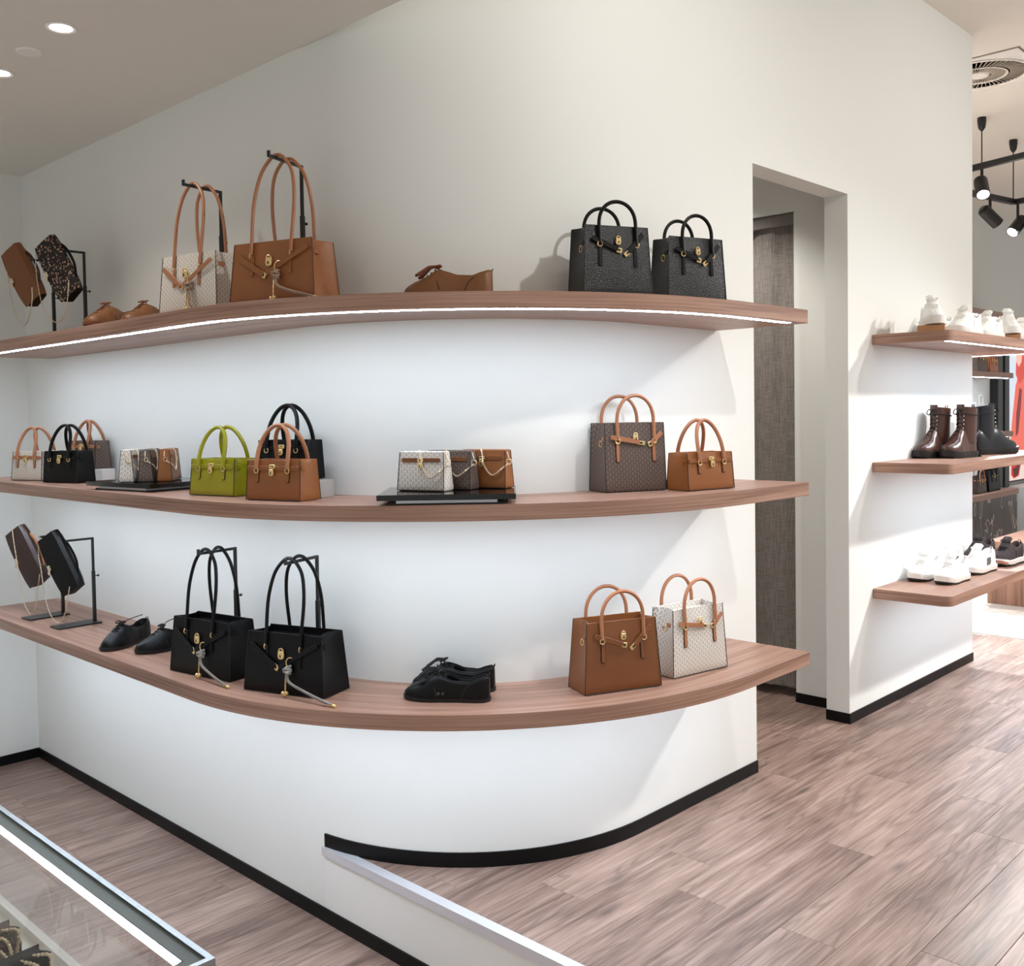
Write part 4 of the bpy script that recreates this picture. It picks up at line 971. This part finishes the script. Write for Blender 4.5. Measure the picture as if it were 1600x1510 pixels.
# ------------------------------------------------------------------ bags inside the glass case
b = mini('dark monogram mini bag with gold chain inside the glass display case', (-1.245,-.315), 4, .449, BROWNMONO, DKBROWN, H=.118); b.t['group'] = 'mini bags inside the glass case'
for dx in (-.02, .0, .018):
    m2 = MB(); chain(m2, [(.03+dx,-.01,.119), (.045+dx,-.034,.112+.008*(dx > 0)), (.052+dx*.4,-.037,.085), (.06+dx*.6,-.036,.055)], .0026, 30); m2.build('tied_chain', PALEGOLD, b.t)
b = mini('black mini bag with gold chain inside the glass display case', (-1.240,-.425), 6, .449, BLACK, BLACK, H=.118); b.t['group'] = 'mini bags inside the glass case'
for dx in (-.02, .0, .018):
    m2 = MB(); chain(m2, [(.03+dx,-.01,.119), (.045+dx,-.034,.112+.008*(dx > 0)), (.052+dx*.4,-.037,.085), (.06+dx*.6,-.036,.055)], .0026, 30); m2.build('tied_chain', PALEGOLD, b.t)

# ------------------------------------------------------------------ ceiling diffuser and hanging tracks
t = thing('air_diffuser', 'square ceiling air diffuser with round swirl vanes', 'air vent', (4.345,.19,ZHIGH))
MB().box(-.305,.305,-.305,.305,-.006,0).build('plate', WHITEPLAS, t, smooth=False)
MB().box(-.315,.315,-.315,.315,-.002,-.0004).build('shadow_gap_sheet', simple('gap_grey', srgb(120,112,102), .8), t, smooth=False)  # grey sheet stands in for the shaded gap round the plate
MB().lathe([(.27,-.006),(.275,-.012),(.268,-.016),(.255,-.010),(.25,-.006)], 40).build('outer_ring', CEIL, t)
MB().lathe([(.15,-.006),(.155,-.013),(.148,-.015),(.14,-.006)], 36).build('middle_ring', CEIL, t)
MB().lathe([(.0001,-.016),(.05,-.015),(.058,-.006),(.0001,-.006)], 24).build('hub', CEIL, t)
vn = MB()
for k in range(56):
    a = 2*pi*k/56
    for r0, r1 in ((.065,.138),(.162,.246)):
        c0, c1 = Vector((r0*cos(a), r0*sin(a), -.009)), Vector((r1*cos(a+.06), r1*sin(a+.06), -.009)); d = (c1-c0)/2
        n_ = Vector((-d.y, d.x, 0)).normalized()
        vn.obox((c0+c1)/2, d, n_*.0022, Vector((0,0,.0025)))
vo = vn.build('vanes', simple('vane_beige', srgb(196,184,170), .6), t, smooth=False); vo['kind'] = 'stuff'  # vanes in a darker beige than the plate
def hang_track(label, pts, z, cords, heads):
    t = thing('pendant_track', label, 'light track', (0,0,0), group='hanging light tracks beyond the corner')
    for a, b_ in zip(pts, pts[1:]):
        d = Vector((b_[0]-a[0], b_[1]-a[1], 0)); n_ = Vector((-d.y, d.x, 0)).normalized()
        MB().obox(((a[0]+b_[0])/2, (a[1]+b_[1])/2, z), d/2, n_*.02, Vector((0,0,.018))).build('rail', BLKMETAL, t, smooth=False)
    for x, y in cords:
        MB().tube([(x,y,z),(x,y,ZHIGH-.07)], .004, 6).build('cord', BLKMETAL, t)
        MB().lathe([(.008,-.09),(.022,-.07),(.028,-.03),(.028,0),(.0001,0)], 14, (x,y,ZHIGH)).build('cord_cap', BLKMETAL, t)
    for (x, y, zz), d, lit, w in heads:
        h = spot_head(t, (x,y,zz), d, lit, .045, .16)
        MB().tube([(x,y,zz+.03),(x,y,z)], .010, 8).build('stem', BLKMETAL, t)
        if w: spot_light('lamp', Vector((x,y,zz))+Vector(d).normalized()*.1, Vector((x,y,zz))+Vector(d)*3, w, (1,.97,.93), 120, 1, .04)
hang_track('black hanging track running nearest the white wall block', [(5.36,.95),(5.29,.56),(5.18,.20),(5.0,-.45)], 2.965, [(5.27,.49)], [((5.30,.50,2.83), (-.55,-.30,-.75), True, 210)])
hang_track('black hanging track with a bent corner, beyond the nearer track', [(5.3,.70),(5.62,.634),(6.10,.544),(6.02,.10)], 2.85, [(6.03,.53)],
    [((5.76,.60,2.71), (.6,-.4,-.6), False, 0), ((6.13,.53,2.68), (-.62,.25,-.62), True, 210), ((6.16,.42,2.665), (-.62,.10,-.62), True, 120), ((6.02,.18,2.63), (.4,-.6,-.6), False, 170)])

# ------------------------------------------------------------------ shop area beyond the corner
tag(MB().box(4.37, 7.6, -2.2, 1.15, 0, .008).build('rug', RUG), 'pale grey rug on the floor beyond the white wall block', 'rug')
WOODT = wood('walnut_table', srgb(104,72,56), srgb(150,110,90), srgb(180,140,118), lx=60, ly=60, lz=1.4, coord='Object', rough=.45)
t = thing('display_table', 'low walnut display table standing on the pale rug', 'table', (6.1,-.35,.008))
MB().box(-.75,.9,-1.0,.83,0,.40).build('base', WOODT, t, smooth=False)
MB().box(-.90,1.0,-1.1,.79,.40,.445).build('tabletop', WOODT, t, smooth=False)
t = thing('cabinet', 'dark veined marble cabinet with walnut top under the far shelves', 'cabinet', (7.6,1.475,0))
for k in range(6): MB().box(-1.2+.375*k, -1.2+.375*k+.371, -.165, .17, .05, .50).build('door', MARBLE, t, smooth=False)
MB().box(-1.22,1.06,-.175,.17,.50,.552).build('worktop', SHELFWOOD, t, smooth=False); MB().box(-1.18,1.02,-.13,.15,0,.05).build('plinth', BLKMETAL, t, smooth=False)
for z, nm in ((1.676,'upper'), (1.113,'middle'), (2.24,'topmost')):
    t = thing('far_shelf', '%s walnut shelf on the far grey wall above the marble cabinet' % nm, 'shelf', (7.6,1.475,z), group='far shelves')
    MB().box(-1.3,.98,-.15,.174,-.05,0).build('panel', SHELFWOOD, t, smooth=False)
    MB().box(-1.25,.93,-.12,-.095,-.053,-.05).build('led_strip', LED, t, smooth=False)
t = thing('shelf_upright', 'pair of black uprights between the far shelves and the poster', 'upright', (9.06,1.60,0))
MB().box(-.16,-.02,-.03,.049,0,2.05).build('post', BLKMETAL, t, smooth=False); MB().box(.05,.18,-.03,.049,0,2.05).build('post', BLKMETAL, t, smooth=False)
MB().box(-.02,.05,-.005,.049,0,2.05).build('white_strip', WHITEPLAS, t, smooth=False)
G_FAR = 'handbags on the far shelves'
satchel('small dark monogram satchel on the far upper shelf', (7.80,1.38), 0, .24, .10, .17, 1.676, BROWNMONO, TANH, TANH, .07, .06, style='closed', group=G_FAR, dring=False)
satchel('small tan satchel on the far upper shelf beside the monogram one', (8.10,1.38), 0, .24, .10, .15, 1.676, TANMINI, TANMINI, TANH, .07, .06, style='closed', group=G_FAR, dring=False)
satchel('small brown satchel with gold lock on the marble cabinet', (7.72,1.36), 0, .24, .10, .16, .552, DKBROWN, TANH, TANH, .06, .06, style='closed', group=G_FAR, dring=False)
satchel('small black satchel with gold lock on the marble cabinet', (8.02,1.36), 0, .30, .12, .20, .552, BLACK, BLACK, BLACK, .05, .06, style='closed', group=G_FAR, dring=False)
t = thing('paper_bag', 'plain white paper bag on the far middle shelf', 'bag', (7.92,1.45,1.113))
bag_body(.24,.10,.28,.22,.09,.02,0).build('body', WHITEPLAS, t); MB().tube(bez([(-.05,-.05,.26),(-.04,-.05,.34),(.04,-.05,.34),(.05,-.05,.26)],16),.003,6).build('handle', WHITEPLAS, t)
# backlit fashion poster
def epanel(name, col, st=.55):
    m = emis(name, col, st); return m
t = thing('poster', 'backlit fashion poster of a figure in an orange-red coat on the far wall', 'poster', (10.4,1.60,.57))
MB().box(-1.14,1.2,.012,.049,-.02,1.56).build('frame', BLKMETAL, t, smooth=False)
MB().box(-1.12,1.18,.006,.012,0,1.54).build('backdrop', epanel('poster_sky', srgb(206,220,234)), t, smooth=False)
MB().box(-1.12,1.18,.0045,.006,.0,.55).build('backdrop_ground', epanel('poster_ground', srgb(226,206,196)), t, smooth=False)
def flat(name, pts, y, col):
    n = len(pts); MB().add([(x,y,z) for x,z in pts]+[(x,y+.0012,z) for x,z in pts], [tuple(range(n)), tuple(reversed(range(n,2*n)))]+[(i,(i+1)%n,n+(i+1)%n,n+i) for i in range(n)]).build(name, epanel('poster_'+name, col), t, smooth=False)
flat('coat', [(-.78,1.10),(-.86,1.00),(-.98,.60),(-1.02,.36),(-.90,.30),(-.62,.26),(-.30,.28),(-.22,.50),(-.30,.96),(-.44,1.10),(-.62,1.16)], .0030, srgb(226,104,88))
flat('coat_inner', [(-.74,.98),(-.84,.70),(-.86,.46),(-.78,.50),(-.70,.76),(-.66,.96)], .0015, srgb(118,44,44))  # dark brown inner side of the printed coat
flat('scarf', [(-.84,1.30),(-.86,1.12),(-.74,1.02),(-.56,1.10),(-.58,1.34)], .0015, srgb(206,72,58))
flat('face', [(-.86,1.36),(-.85,1.26),(-.77,1.20),(-.68,1.26),(-.66,1.38),(-.70,1.46),(-.82,1.46)], .0, srgb(236,186,172))
flat('hood', [(-.89,1.46),(-.88,1.38),(-.80,1.44),(-.70,1.42),(-.64,1.30),(-.60,1.42),(-.66,1.51),(-.80,1.53)], -.0015, srgb(222,118,104))
flat('bag', [(-.98,.30),(-1.00,.06),(-.92,-.0+.02),(-.76,.04),(-.66,.22),(-.70,.32)], .0015, srgb(190,36,36))
flat('bag_stripe', [(-.96,.12),(-.90,.03),(-.78,.06),(-.74,.20),(-.84,.14)], .0, srgb(66,22,26))  # dark stripe printed across the red shape
t = thing('wall_unit', 'pale low wall unit under the poster', 'cabinet', (10.2,1.52,0))
MB().box(-1.0,1.2,-.12,.12,.06,.52).build('unit_body', WHITEPLAS, t, smooth=False); MB().box(-.95,1.15,-.09,.10,0,.06).build('plinth', BLKMETAL, t, smooth=False)
for k in range(5): MB().box(-.98+.43*k,-.98+.43*k+.42,-.128,-.12,.08,.50).build('door', FARWALL, t, smooth=False)
